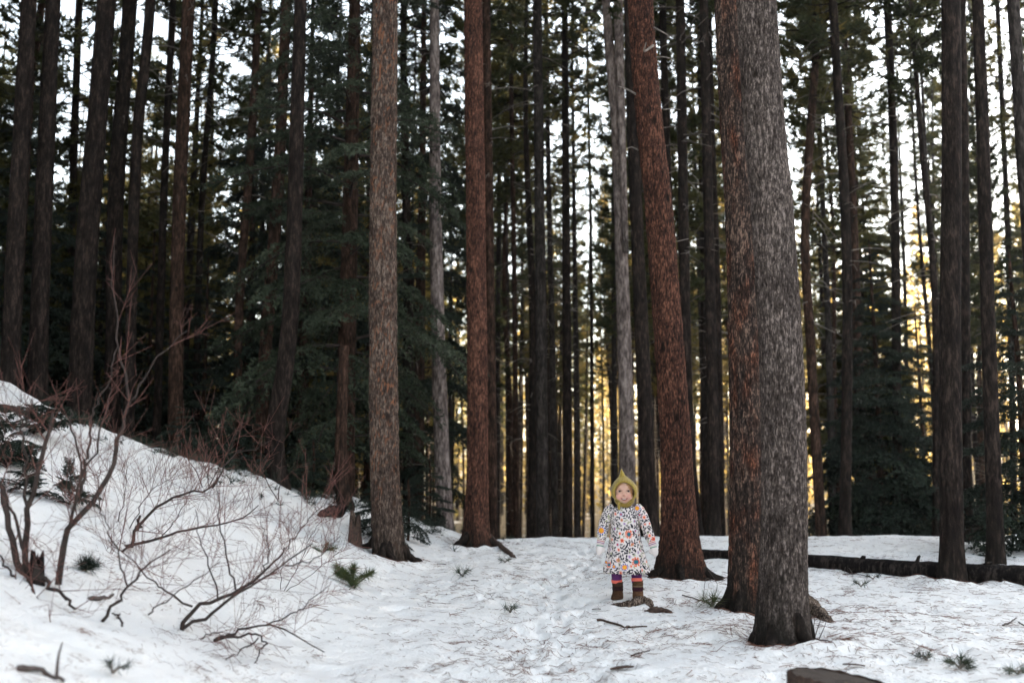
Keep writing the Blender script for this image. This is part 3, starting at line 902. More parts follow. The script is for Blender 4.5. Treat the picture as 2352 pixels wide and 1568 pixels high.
# saplings on and behind the hill crest
for k, (px, py, dd, sc, nb, lab) in enumerate([
        (505, 1098, 11.3, .42, 26, 'small dark fir sapling on the hill crest, left of the thick dark trunk'),
        (575, 1128, 11.7, .40, 22, 'small dark fir sapling at the left foot of the thick dark trunk'),
        (715, 1165, 12.3, .45, 28, 'low fir sapling between the thick dark trunk and the dead bent trunk'),
        (868, 1235, 11.0, .50, 30, 'dark fir sapling pressed against the foot of the orange-cracked pine, left side'),
        (935, 1232, 11.6, .46, 20, 'drooping fir sapling at the right foot of the orange-cracked pine'),
        (985, 1195, 14.0, .6, 24, 'low fir bough clump in front of the pale leaning trunk'),
        (415, 1062, 10.9, .35, 18, 'tiny dark fir on the crest above the arching bare branches')]):
    p = P(px, py, dd); g = tz(p[0], p[1])
    spruce(px, dd, g+.03, g+sc*1.5, sc, nb, 'spruce_dark', lab, r_trunk=.012, seed=60+k, name='fir_sapling', cat='sapling', base=(p[0], p[1], g), rtop=.08)

# ------------------------------------------------------------------ far wood (a mass nobody could count)
def far_tree_tris(rng, H, r, h0, n, size):
    f = rng.random(n)**.9
    z = h0+(H-h0)*f
    rad = r*(1-f)**.65*np.sqrt(rng.random(n))*(.7+.6*rng.random(n))
    lump = rng.normal(size=(18, 3))*np.array([.5*r, .5*r, .15*H])
    az = rng.uniform(0, 6.283, n)
    c = np.stack([rad*np.cos(az), rad*np.sin(az), z], 1)
    a = rng.normal(size=(n, 3)); a /= np.linalg.norm(a, axis=1, keepdims=True)
    b = np.cross(a, rng.normal(size=(n, 3))); b /= np.linalg.norm(b, axis=1, keepdims=True)
    s = size*rng.uniform(.5, 1.3, (n, 1))
    return np.stack([c-b*s*.35, c+b*s*.35, c+a*s], 1)
def wood_mass(name, pos, mats, seed, n=420, size=.55, Hr=(13, 20), rr=(1.2, 2.2), h0=.25):
    rng = np.random.default_rng(seed)
    tri, wood = [], MB()
    for (x, y) in pos:
        H = rng.uniform(*Hr); g = tz(x, y)
        t = far_tree_tris(rng, H, rng.uniform(*rr), H*h0*rng.uniform(.6, 1.4), n, size)
        t += np.array([x, y, g])
        tri.append(t)
        wood.tube(np.array([[x, y, g-.3], [x, y, g+H*.5], [x, y, g+H*.97]]), [.13, .09, .02], 5, False)
    return link(name, tris_to_mesh(name, tri, mats, wood), kind='stuff', label=None)
rng = np.random.default_rng(5)
pos = []
while len(pos) < 330:
    y = 54+96*rng.random()**1.3; x = rng.uniform(-.62*y, .62*y)
    if any((x-a)**2+(y-b)**2 < 2.4**2 for a, b in pos): continue
    pos.append((x, y))
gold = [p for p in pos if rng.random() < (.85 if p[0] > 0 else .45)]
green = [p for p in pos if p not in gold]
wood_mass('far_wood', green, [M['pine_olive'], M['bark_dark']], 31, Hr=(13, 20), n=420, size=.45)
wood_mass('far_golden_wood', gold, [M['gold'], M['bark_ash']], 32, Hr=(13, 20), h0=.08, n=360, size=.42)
# golden brush between the trunks at the far side of the wood
br = []
while len(br) < 60:
    y = rng.uniform(50, 95); x = rng.uniform(-.5*y, .6*y)
    if x < -.1*y and rng.random() < .6: continue
    br.append((x, y))
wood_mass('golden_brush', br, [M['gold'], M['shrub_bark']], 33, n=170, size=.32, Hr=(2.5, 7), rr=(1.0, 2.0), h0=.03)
# unseen wood added right of the view, to keep the clearing in shade
side = []
while len(side) < 210:
    x = rng.uniform(34, 62); y = rng.uniform(-44, 46)
    if x < .60*y+3: continue
    if any((x-a)**2+(y-b)**2 < 2.0**2 for a, b in side): continue
    side.append((x, y))
for _ in range(4000):  # more unseen trees added at left, to block sky light there
    x = rng.uniform(-34, -8.5); y = rng.uniform(-16, 44)
    if x > -.60*y-2.5 or len(side) > 330: continue
    if any((x-a)**2+(y-b)**2 < 1.9**2 for a, b in side): continue
    side.append((x, y))
wood_mass('shade_wood', side, [M['pine'], M['bark_dark']], 34, n=760, size=.8, Hr=(16, 22), rr=(2.0, 3.0), h0=.05)

# ------------------------------------------------------------------ evening haze
def haze():
    m = bpy.data.materials.new('haze_air'); m.use_nodes = True
    nt = m.node_tree
    for n in list(nt.nodes):
        if n.type == 'BSDF_PRINCIPLED': nt.nodes.remove(n)
    v = nt.nodes.new('ShaderNodeVolumePrincipled')
    v.inputs['Color'].default_value = (.95, .95, .95, 1)
    v.inputs['Density'].default_value = HAZE
    v.inputs['Anisotropy'].default_value = .55
    nt.links.new(v.outputs[0], nt.nodes['Material Output'].inputs['Volume'])
    x0, x1, y0, y1, z0, z1 = -425, 425, -62, 605, -8, 34
    V = [(x, y, z) for x in (x0, x1) for y in (y0, y1) for z in (z0, z1)]
    F = [(0, 1, 3, 2), (4, 6, 7, 5), (0, 4, 5, 1), (2, 3, 7, 6), (0, 2, 6, 4), (1, 5, 7, 3)]
    link('haze', mesh_np('haze', V, [np.array(F)], [m], smooth=False), kind='stuff')
HAZE = .0006
haze()

# ------------------------------------------------------------------ fallen logs, roots, stumps
def log_px(name, low, wpx, mat, label, cat, sides=22, n=90, sink=.45, stubs=()):
    """a straight felled trunk between two pixels where it meets the snow; wpx its thickness there in pixels"""
    ends, rad = [], []
    for (px, py), w in zip(low, wpx):
        g = G(px, py); r = w*g[1]/FPX/2
        ends.append(g+np.array([0, r*.6, r*(1-sink)])); rad.append(r)
    f = np.linspace(0, 1, n)
    p = ends[0]+(ends[1]-ends[0])*f[:, None]
    p[:, 2] += .03*np.sin(f*7)*.4; p[:, 1] += .05*np.sin(f*4+1)
    r = rad[0]+(rad[1]-rad[0])*f
    r = r*(1+.05*vnoise(np.stack([f*14, f*0, f*0], 1), 6))
    base = p[n//2].copy()
    V, Q, Tt = tube(p, r, sides, True)
    V = np.asarray(V)
    cen = np.concatenate([np.repeat(p, sides, 0), p[:1], p[-1:]])
    nz = fbm(V*np.array([5, 24, 24]), 77, 3)*.09+fbm(V*np.array([1.5, 4, 4]), 71, 2)*.08
    V = cen+(V-cen)*(1+nz)[:, None]
    o = empty(name, base, label, cat)
    link('log_body', mesh_np('log_body', V-base, [Q, np.array(Tt)], [M[mat]]), o)
    for (ff, az, L, rr) in stubs:
        c = ends[0]+(ends[1]-ends[0])*ff-base; R0 = rad[0]+(rad[1]-rad[0])*ff
        d = np.array([.35, -math.cos(az), math.sin(az)]); d /= np.linalg.norm(d)
        mb = MB(); mb.tube(np.stack([c+d*R0*.6, c+d*(R0+L*.5), c+d*(R0+L)+np.array([0, 0, -.02])]), [rr*1.5, rr, rr*.55], 7)
        link('branch_stub', mb.mesh('branch_stub', [M[mat]]), o)
    return o
log_px('fallen_log', [(1575, 1281), (2480, 1350)], [24, 58], 'log', 'long black fallen trunk lying across the snow at right', 'log',
       stubs=[(.22, .9, .10, .016), (.36, 1.3, .06, .014), (.52, 1.0, .06, .02), (.66, 1.45, .07, .014), (.8, .7, .12, .02)])
log_px('broken_log', [(-10, 945), (122, 980)], [24, 24], 'stump_wood', 'short brown log lying on the hill at the left edge', 'log', n=30)

def root(name, pts3, rads, label, cat, mat='root_bark', sides=26, amp=.30, n=70, seed=0, flat=.7, freq=24):
    p = spline(pts3, n); r = np.interp(np.linspace(0, 1, n), np.linspace(0, 1, len(rads)), rads)
    base = p[n//2].copy()
    V, Q, Tt = tube(p, r, sides, True)
    c = np.concatenate([np.repeat(p, sides, 0), p[:1], p[-1:]])
    rr = np.concatenate([np.repeat(r, sides), [0, 0]])
    off = (V-c)*np.array([1, 1, flat])
    V = c+off*(1+amp*2*fbm(V*freq, seed, 3)+amp*1.2*np.abs(vnoise(V*freq*4, seed+8)))[:, None]
    return link(name, mesh_np(name, V-base, [Q, np.array(Tt)], [M[mat]]), label=label, cat=cat, loc=base)
def gp(px, py, up=0.0):
    g = Gs(px, py); g[2] += up; return g
root('exposed_root', [gp(1385, 1391, -.01), gp(1412, 1388, .0), gp(1442, 1391, .008), gp(1466, 1388, .018), gp(1486, 1387, .012), gp(1502, 1392, -.02)], [.006, .016, .034, .04, .032, .008],
     'knobbly exposed root in the snow right at the child\'s boots', 'root', seed=1)
root('exposed_root', [gp(1478, 1400, -.005), gp(1496, 1405, .005), gp(1515, 1404, .01), gp(1532, 1406, .004), gp(1550, 1413, -.015)], [.008, .026, .032, .022, .006],
     'smaller reddish exposed root right of the one at the child\'s boots', 'root', mat='dead_bark', seed=2)
root('broken_root', [gp(1842, 1406, .05), gp(1858, 1408, .055), gp(1880, 1416, .03), (gp(1903, 1426, .005)), gp(1912, 1429, -.02)], [.045, .045, .04, .03, .008],
     'thick grey bark-covered root sticking out right of the thick grey trunk', 'root', seed=3, flat=.9)
root('tree_root', [gp(1120, 1243, .05), gp(1140, 1253, .03), gp(1165, 1270, .02), gp(1182, 1281, .0)], [.05, .03, .026, .024],
     'dark root running down the snow from the brick-brown pine', 'root', mat='dead_bark', sides=8, n=16, seed=4, flat=.9)
root('tree_root', [gp(920, 1272, .06), gp(934, 1281, .03), gp(950, 1284, .0)], [.06, .04, .012],
     'short brown root flaring from the orange-cracked pine', 'root', mat='dead_bark', sides=8, n=10, seed=5)
root('tree_root', [gp(735, 1188, .02), gp(755, 1186, .05), gp(778, 1188, .08)], [.03, .06, .09],
     'reddish torn root mound at the foot of the dead bent trunk', 'root', mat='log', sides=14, n=20, seed=6)
for tr_, fx, fd, rr_, sd_ in (('thick smooth', 1795, 6.0, .125, 1), ('leaning dark', 1563, 9.0, .14, 2), ('mottled brown', 1712, 7.25, .115, 3), ('straight pine', 893, 10.3, .14, 4), ('straight brick', 1093, 12.4, .13, 5)):
    par = [o for o in bpy.data.objects if o.parent is None and str(o.get('label', '')).startswith(tr_)][0]
    c0 = P(fx, 1065, fd); rg = np.random.default_rng(sd_*17)
    for q in range(6):
        az = q*1.047+rg.uniform(-.35, .35); Lr = rg.uniform(.16, .34)*(.6 if sd_ in (1, 3) else 1)
        pts = []
        for f, up in ((0, .16), (.35, .055), (.7, .012), (1, -.05)):
            xx = c0[0]+math.cos(az+f*.25)*(rr_*.85+Lr*f); yy = fd+math.sin(az+f*.25)*(rr_*.85+Lr*f)
            pts.append((xx, yy, tz(xx, yy)+up))
        rb = rg.uniform(.035, .055)
        p_ = spline(pts, 12); mb = MB()
        mb.tube(p_, np.linspace(rb, rb*.3, 12), 9)
        V_ = np.concatenate(mb.V); V_ += (fbm(V_*20, 7, 2)*.012)[:, None]
        mb.V = [V_]
        link('root', mb.mesh('root', [M['bark_dark']], origin=np.array(par.location)), par)
def undergrowth():
    rg = np.random.default_rng(123)
    tri = []
    for q in range(260):
        x = -4.9+rg.random()*5.0
        yr = float(np.interp(x, YR_X, YR_Y)); y = yr+abs(rg.normal(0, .5))*(1 if rg.random() < .7 else -.8)+.05
        if x > -.9 and rg.random() < .6: continue
        g = np.array([x, y, tz(x, y)]); hgt = rg.uniform(.05, .16)
        for j in range(rg.integers(1, 5)):
            d = rg.normal(size=3)*np.array([1, 1, .4])+np.array([0, 0, .5])
            tuft(tri, g+rg.normal(size=3)*np.array([.12, .12, .01]), d, 14, hgt*.9, .008, rg, .9)
    link('undergrowth', tris_to_mesh('undergrowth', tri, [M['spruce_dark'], M['twig_grey']]), kind='stuff')
undergrowth()
# broken stump beside the orange-cracked pine
def rough_stump(px, py, w, h, label, mat, jag, seed, name='broken_stump'):
    g = G(px, py); r = w*g[1]/FPX/2; hh = h*g[1]/FPX
    rng = np.random.default_rng(seed)
    ns, nr = 26, 10
    th = np.arange(ns)*2*math.pi/ns
    top = hh*(1+jag*fbm(np.stack([np.cos(th)*1.6, np.sin(th)*1.6, th*0], -1), seed, 3))
    V = []
    for k in range(nr):
        f = k/(nr-1)
        rad = r*(1.35-.55*f)*(1+.09*fbm(np.stack([np.cos(th)*4, np.sin(th)*4, th*0+f*2], -1), seed+3, 2))
        V.append(np.stack([rad*np.cos(th), rad*np.sin(th), -.1+(top+.1)*f], 1))
    for q, dz in ((.8, -.01), (.4, -.03), (.02, -.05)):
        V.append(np.stack([r*.75*q*np.cos(th), r*.75*q*np.sin(th), top*(1-.0)+dz+.02*jag*rng.normal(size=ns)*q], 1))
    me = mesh_np(name, np.concatenate(V), [grid_quads(nr+3, ns, True)], [M['log' if mat == 'log' else 'dead_bark'], M[mat]], smooth=True,
                 fmat=np.array([0]*(ns*(nr-1))+[1]*(ns*3)))
    return link(name, me, label=label, cat='stump', loc=g)
rough_stump(815, 1250, 28, 50, 'jagged grey broken stump left of the orange-cracked pine', 'root_bark', .95, 3)
# cut stump at the bottom edge
gx0 = P(1922, 1600, 4.25)
cs = empty('cut_stump', (gx0[0], gx0[1], tz(gx0[0], gx0[1])), 'low sawn-off stump cut by the bottom edge of the picture', 'stump')
topz = P(1922, 1556, 4.25)[2]-tz(gx0[0], gx0[1])
ns = 48; th = np.arange(ns)*2*math.pi/ns
V = []
rS = .19
wob = 1+.16*fbm(np.stack([np.cos(th)*1.7, np.sin(th)*1.7, th*0], -1), 5, 3)+.02*np.cos(th*9)
for f, q in ((-.15, 1.12), (.3, 1.05), (.7, 1.0), (.97, 1.0), (1.0, .985)):
    V.append(np.stack([rS*q*wob*np.cos(th), rS*q*wob*np.sin(th), np.full(ns, topz*f)+(-.022*np.cos(th)+.010*fbm(np.stack([np.cos(th)*5, np.sin(th)*5, th*0], -1), 15, 2))*(f > .5)], 1))
V = np.concatenate(V)
bk = 1+.03*vnoise(V*40, 3)
V[:, :2] *= bk[:, None]
link('bark_ring', mesh_np('bark_ring', V, [grid_quads(5, ns, True)], [M['dead_bark']]), cs)
V = [np.stack([rS*q*wob*np.cos(th), rS*q*wob*np.sin(th), np.full(ns, topz-.006)-.022*q*np.cos(th)+.006*vnoise(np.stack([np.cos(th)*q*9, np.sin(th)*q*9, th*0], -1), 8)], 1) for q in (.98, .8, .6, .4, .2, .01)]
def ring_mat():
    m, nt, b = new_mat('sawn_wood')
    co = objco(nt)
    w = node(nt, 'ShaderNodeTexWave', wave_type='RINGS', rings_direction='Z')
    w.inputs['Scale'].default_value = 22; w.inputs['Distortion'].default_value = 1.2; w.inputs['Detail'].default_value = 3
    nt.links.new(co, w.inputs['Vector'])
    nt.links.new(mixc(nt, noise(nt, co, 12), ramp(nt, w.outputs['Fac'], [(.2, (.035, .026, .021)), (.8, (.075, .055, .044))]), (.05, .04, .035)), b.inputs['Base Color'])
    return m
link('cut_face', mesh_np('cut_face', np.concatenate(V), [grid_quads(6, ns, True)], [ring_mat()]), cs)

# flat bark bits and sticks lying on the snow
def chip(px, py, lpx, ang, label, mat='dead_bark', seed=0, wid=.35):
    g = Gs(px, py); L = lpx*g[1]/FPX
    rng = np.random.default_rng(seed+70)
    n, m = 9, 8
    th = np.arange(m)*2*math.pi/m
    V = []
    for k in range(n):
        f = k/(n-1); w = wid*L*.5*math.sin(math.pi*(.08+.84*f))**.6*(1+.2*rng.normal())
        V.append(np.stack([np.full(m, (f-.5)*L)+rng.normal(size=m)*.03*L, w*np.cos(th), .012*L**.5*np.sin(th)+.012+.03*L*math.sin(math.pi*f)], 1))
    o = link('bark_chip', mesh_np('bark_chip', np.concatenate(V), [grid_quads(n, m, True)], [M[mat]]), label=label, cat='bark', loc=g)
    o.rotation_euler = (rng.uniform(-.2, .2), rng.uniform(-.1, .1), ang)
for k, (px, py, l, a, lab) in enumerate([
        (1014, 1300, 24, -.5, 'flat brown bark piece on the snow right of the orange-cracked pine'),
        (1090, 1336, 16, -.2, 'small brown bark piece near the middle of the path'),
        (1078, 1312, 16, -.9, 'dark bark fragment left of the path, below the dark root'),
        (1962, 1533, 46, -.25, 'dark bark slab lying behind the sawn stump'),
        (1428, 1543, 52, .2, 'torn strip of bark on the snow at the bottom middle'),
        (1308, 1508, 14, .9, 'little dark bark crumb on the lower path'),
        (2058, 1430, 26, .1, 'dark bark piece on the snow right of the thick grey trunk'),
        (1370, 1398, 20, .2, 'thin dark bark bit left of the exposed root')]):
    chip(px, py, l, a, lab, seed=k)
def stick(name, pixels, r, label, cat='stick', mat='dead_bark', subs=(), up=.01, taper=.5):
    pts = [gp(a, b, up) if not isinstance(a, tuple) else a for a, b in pixels]
    p = spline(pts, 12); base = p[0].copy()
    mb = MB()
    mb.tube(p+np.random.default_rng(int(r*1e5)).normal(size=p.shape)*r*.25, np.linspace(r, r*taper, 12), 7)
    for s in subs:
        q = spline([gp(a, b, h) for a, b, h in s], 7)
        mb.tube(q, np.linspace(r*.6, r*.2, 7), 5)
    return link(name, mb.mesh(name, [M[mat]], origin=base), label=label, cat=cat, loc=base)
stick('fallen_stick', [(1373, 1428), (1400, 1432), (1440, 1440), (1486, 1439)], .009, 'reddish stick on the snow in front of the exposed roots', subs=[[(1450, 1440, .01), (1440, 1445, .02), (1432, 1448, .0)]])
stick('fallen_twig', [(1567, 1367), (1590, 1375), (1615, 1381), (1650, 1378), (1668, 1390)], .005, 'thin curved dead twig beside the mottled trunk', mat='twig_grey',
      subs=[[(1615, 1381, .0), (1622, 1366, .12), (1640, 1364, .1)], [(1640, 1378, .0), (1648, 1364, .08), (1627, 1352, .16)]], taper=.8)
stick('fallen_branch', [(40, 1537), (80, 1547), (120, 1556), (150, 1568)], .012, 'dark stick on the snow in the bottom left corner', mat='twig_grey', subs=[[(130, 1558, .0), (132, 1545, .06), (140, 1538, .1)]])
stick('fallen_twig', [(1930, 1312), (1970, 1318), (2003, 1330)], .006, 'thin dark twig on the snow in front of the log', mat='twig_grey', subs=[[(1960, 1316, 0), (1945, 1309, .05), (1938, 1316, .0)]])
stick('fallen_twig', [(2304, 1440), (2320, 1432), (2335, 1422)], .006, 'short bluish-grey stick on the snow near the right edge', mat='twig_grey')
stick('fallen_twig', [(2340, 1432), (2360, 1443)], .005, 'short dark stick touching the right edge', mat='twig_grey')
stick('fallen_twig', [(1855, 1462), (1880, 1468), (1905, 1472)], .006, 'bundle of dead twigs at the right foot of the thick grey trunk', mat='twig_grey',
      subs=[[(1870, 1465, 0), (1885, 1450, .04), (1892, 1440, .05)], [(1880, 1466, 0), (1895, 1462, .05), (1900, 1452, .06)], [(1862, 1464, 0), (1872, 1452, .05), (1866, 1444, .07)]])
stick('fallen_stick', [(205, 1382), (240, 1376), (262, 1373)], .012, 'short thick stick on the snow among the arching shrubs', mat='twig_grey')
stick('fallen_twig', [(1450, 1506), (1470, 1498), (1492, 1494)], .005, 'short reddish twig on the lower path right of the bark strip')

# green pine sprigs dropped on the snow
def sprig(px, py, arms, label, mat='sprig', nl=.07, dens=24, seed=0, stem=None):
    g = Gs(px, py); k = g[1]/FPX
    rng = np.random.default_rng(500+seed)
    tri, wood = [], MB()
    for (ax, ay, az, L) in arms:         # arm directions, length in photo pixels
        d = np.array([ax, ay, az], float); d /= np.linalg.norm(d)
        L = L*k
        pts = spline([(0, 0, .012), d*L*.5+np.array([0, 0, .02]), d*L], 6)
        wood.tube(pts, np.linspace(.006, .003, 6), 5)
        for q in np.linspace(.3, 1.05, 7):
            c = np.array([np.interp(min(q, 1)*5, range(6), pts[:, r]) for r in range(3)])
            tuft(tri, c, d, dens, nl, .0035, rng, .8)
    if stem:
        q = spline([gp(a, b, h)-g for a, b, h in stem], 8)
        wood.tube(q, np.linspace(.004, .008, 8), 5)
    me = tris_to_mesh('pine_sprig', tri, [M[mat], M['twig_dead']], wood)
    return link('pine_sprig', me, label=label, cat='pine sprig', loc=g)
sprig(806, 1345, [(-.8, .5, .9, 55), (.1, .1, .9, 38), (.9, .3, .55, 50), (-.2, -.3, .5, 36), (.2, -.5, .1, 30), (-.5, .1, .4, 40)], 'large green pine sprig with bare stem on the snow left of the path', seed=1, dens=60, nl=.068,
      stem=[(802, 1358, .02), (830, 1345, .05), (858, 1328, .06)])
sprig(742, 1270, [(.7, .1, .3, 26), (-.8, .2, .2, 26), (.2, 0, .4, 18)], 'small yellowish pine sprig up the slope behind the large green one', seed=2)
sprig(1172, 1408, [(-.6, .2, .6, 16), (.6, .3, .6, 16), (.1, -.2, .5, 14)], 'dark pine sprig standing in the middle of the lower path', 'spruce', seed=3, dens=5, nl=.06)
sprig(1062, 1328, [(-.5, .2, .6, 14), (.5, .3, .6, 14)], 'dark little needle tuft left of the path above the bark pieces', 'spruce', seed=4, dens=9, nl=.09)
sprig(1160, 1296, [(-.6, .2, .4, 12), (.6, .2, .4, 12)], 'far small needle tuft on the upper path', 'spruce', seed=5, dens=8)
sprig(1635, 1400, [(.5, .1, .8, 14), (-.5, .1, .4, 22), (.1, 0, .9, 14)], 'grassy green tuft beside the curved dead twig', seed=6, dens=10, nl=.1)
sprig(2205, 1540, [(.8, .2, .5, 30), (-.5, .2, .4, 26), (.3, .4, .7, 26), (.9, -.2, .3, 24)], 'dark green pine sprig in the lower right corner', 'spruce', seed=7, dens=12, nl=.05)
sprig(2128, 1517, [(-.6, .2, .4, 20), (.4, .3, .5, 16)], 'small pine sprig left of the lower right corner one', 'spruce', seed=8, dens=9, nl=.05)
sprig(2338, 1552, [(-.6, .2, .3, 20), (.6, .2, .3, 18)], 'blurred dark needle tuft at the right edge of the snow', 'spruce', seed=9, dens=9, nl=.045)
sprig(1978, 1352, [(.7, .1, .5, 16), (-.5, .1, .4, 16)], 'blue-green needle tuft on the snow below the log', 'spruce', seed=10, dens=8, nl=.05)
sprig(2005, 1332, [(.7, .1, .4, 16), (-.7, .1, .4, 16)], 'dark tangled tuft nearer the log than the blue-green one', 'spruce_dark', seed=11, dens=6, nl=.05)
sprig(258, 1560, [(-.3, .2, .6, 26), (.7, .2, .4, 30)], 'dark needle tuft on the snow at the bottom left', 'spruce_dark', seed=12, dens=7, nl=.045)
sprig(200, 1318, [(-.6, .2, .5, 14), (.6, .2, .4, 14), (0, 0, 1, 12)], 'small dark evergreen tuft between the shrub stems', 'spruce_dark', seed=13, dens=20)

# low evergreens on the hill behind the shrub
for k, (px, py, w, h, lab) in enumerate([
        (95, 1010, .40, .34, 'bushy dark evergreen low on the hill behind the tall shrub stems'),
        (8, 1035, .32, .34, 'dark evergreen bush cut by the left edge of the hill'),
        (158, 1165, .22, .42, 'small upright juniper standing among the shrub stems'),
        (56, 1140, .2, .25, 'tiny evergreen left of the upright juniper'),
        (15, 1075, .4, .16, 'flat evergreen mat on the snow at the left edge')]):
    g = G(px, py)
    e = empty('evergreen_bush', g, lab, 'bush')
    rng = np.random.default_rng(700+k)
    fr = FR['spruce_dark']
    for q in range(22):
        f = rng.random()
        o = link('bough', fr[rng.integers(3)], e, loc=(0, 0, h*.6*f))
        L = w*(1-.5*f)*rng.uniform(.6, 1.1)
        o.scale = (L, L, L)
        o.rotation_euler = (rng.uniform(-.4, .4), -rng.uniform(.1, .5)-f*.7*(h/w), rng.uniform(0, 6.28))

# ------------------------------------------------------------------ bare shrubs
def twigs_on(mb, pts, r, rng, n, lmin, lmax, depth, up=.55, spread=.95, rmin=.0010):
    t, A, B = frames(pts)
    for k in range(n):
        u = rng.uniform(.22, 1)*(len(pts)-1)
        i = min(int(u), len(pts)-2)
        c = pts[i]+(pts[i+1]-pts[i])*(u-i)
        a = rng.uniform(0, 6.283)
        d = t[i]*rng.uniform(.5, 1.0)+(A[i]*math.cos(a)+B[i]*math.sin(a))*spread*rng.uniform(.6, 1.1)+np.array([0, 0, up*rng.uniform(.3, 1.2)])
        d /= np.linalg.norm(d)
        L = rng.uniform(lmin, lmax)*(1-.35*u/(len(pts)-1))
        bend = rng.normal(size=3)*.22*L+np.array([0, 0, .06*L])
        q = spline([c, c+d*L*.5+bend*.5, c+d*L+bend], 6)
        rr = max(rmin, r*.45)
        mb.tube(q, np.linspace(rr, rmin*.75, 6), 4, False)
        if depth > 0:
            twigs_on(mb, q, rr, rng, rng.integers(3, 7), lmin*.5, lmax*.6, depth-1, up, spread, rmin)
        else:
            for s in range(rng.integers(0, 3)):      # buds and short spurs
                w = rng.integers(2, 5)
                mb.tube(np.stack([q[w], q[w]+d*.018+rng.normal(size=3)*.012]), [rmin*.9, rmin*.5], 3, False)
def crop2(pts):        # measured on an enlarged crop of the photograph
    return [(c[0]*.4602, 847+.4602*c[1]) + tuple(c[2:]) for c in pts]
def shrub(name, base_px, stems, label, seed, cat='shrub', twig_n=5, tl=(.18, .5), depth=1, up=.5, stem_mat='shrub_bark', d0=None):
    """stems: (points (px,py[,depth offset]), base radius, tip radius, number of twigs)"""
    g = G(*base_px); 
    d = g[1] if d0 is None else d0
    rng = np.random.default_rng(seed)
    e = empty(name, g, label, cat)
    tw = MB()
    for (pix, r0, r1, n) in stems:
        pts = []
        for i, c in enumerate(pix):
            off = c[2] if len(c) > 2 else 0.0
            pts.append(P(c[0], c[1], d+off))
        p = spline(pts, 14)-g
        p[1:-1] += rng.normal(size=(12, 3))*.006
        r0, r1 = r0*.66, r1*.62
        mb = MB(); mb.tube(p, np.linspace(r0, r1, 14), 7)
        link('stem', mb.mesh('stem', [M[stem_mat]]), e)
        twigs_on(tw, p, max(r1, .003), rng, n, tl[0], tl[1], depth, up)
    link('twigs', tw.mesh('twigs', [M['twig_red']]), e, kind='stuff')
    return e
shrub('bare_shrub', (100, 1338), [
    (crop2([(115, 1075, 0), (55, 830, 0), (0, 560, .05), (-60, 330, .1)]), .026, .014, 5),
    (crop2([(135, 1075, .02), (130, 760, .05), (185, 520, .1), (235, 330, .15), (262, 220, .2)]), .024, .011, 6),
    (crop2([(128, 760, .05), (126, 480, .1), (115, 280, .1), (60, 180, .12)]), .013, .005, 5),
    (crop2([(115, 290, .1), (150, 210, .1), (158, 150, .1)]), .008, .004, 2),
    (crop2([(290, 1075, 0), (330, 830, .05), (470, 660, .1), (560, 480, .15), (600, 330, .2), (645, 165, .25)]), .024, .013, 4),
    ([(297, 924, .25), (288, 860, .28), (271, 792, .3), (260, 660, .35), (262, 540, .4)], .012, .003, 3),
    ([(297, 924, .25), (340, 850, .3), (376, 805, .3), (430, 760, .4)], .009, .003, 3),
    (crop2([(330, 850, .05), (385, 640, .0), (400, 500, .0), (355, 300, .05), (350, 200, .1)]), .013, .005, 6),
    (crop2([(385, 640, .0), (430, 450, .1), (450, 250, .15)]), .013, .008, 4),
    ([(205, 962, .15), (224, 924, .2), (246, 880, .2), (262, 830, .22), (272, 790, .3)], .009, .004, 2),
    (crop2([(400, 560, .05), (480, 400, .1), (530, 200, .2), (545, 90, .2)]), .009, .004, 3),
    (crop2([(150, 1040, 0), (60, 700, -.1), (-40, 500, -.2)]), .014, .006, 6),
    (crop2([(130, 1030, -.05), (170, 1120, -.15), (215, 1220, -.3), (260, 1290, -.42)]), .014, .009, 4),
    (crop2([(220, 1040, -.05), (300, 1120, -.15), (378, 1195, -.25)]), .016, .008, 4),
    (crop2([(90, 1060, -.05), (60, 1020, -.1), (0, 930, -.2)]), .012, .006, 4),
    (crop2([(40, 1030, -.05), (100, 1090, -.15), (150, 1140, -.2)]), .011, .006, 3),
    ], 'tall bare shrub with several dark upright stems at the left', 1, tl=(.15, .42), up=.35)
rough_stump(82, 1338, 36, 52, 'dark rotten stump at the base of the tall bare shrub', 'log', .95, 12)
shrub('bare_shrub', (300, 1262), [
    (crop2([(655, 890, 0), (690, 790, .0), (790, 685, .05), (900, 632, .1), (1040, 600, .15), (1085, 540, .2)]), .016, .008, 16),
    (crop2([(700, 775, .0), (680, 800, -.05), (700, 730, -.05)]), .014, .012, 1),
    (crop2([(595, 895, 0), (720, 858, .0), (850, 830, .0), (1000, 790, .05), (1180, 750, .1), (1290, 680, .15)]), .015, .005, 16),
    (crop2([(1060, 595, .15), (1110, 500, .2), (1180, 420, .3), (1270, 395, .3), (1350, 355, .35)]), .008, .003, 4),
    (crop2([(410, 1125, -.3), (510, 1000, -.2), (620, 900, -.1), (720, 858, .0)]), .014, .010, 5),
    ], 'reddish bare shrub arching low to the right across the hill snow', 2, tl=(.15, .48), up=.55)
shrub('bare_shrub', (240, 1425), [
    (crop2([(510, 1258, 0), (570, 1170, 0), (640, 1080, .05), (720, 1000, .1), (850, 900, .2)]), .013, .005, 10),
    (crop2([(635, 1085, .05), (600, 950, .1), (540, 800, .1), (500, 720, .1)]), .007, .003, 7),
    (crop2([(740, 1225, 0), (800, 1170, .1), (960, 1060, .2), (1100, 960, .3)]), .006, .003, 5),
    (crop2([(610, 1285, -.1), (590, 1230, -.1), (560, 1218, -.1)]), .008, .006, 0),
    ], 'bare thin shrub with one slanting stem between its larger neighbours', 3, tl=(.15, .42), up=.4)
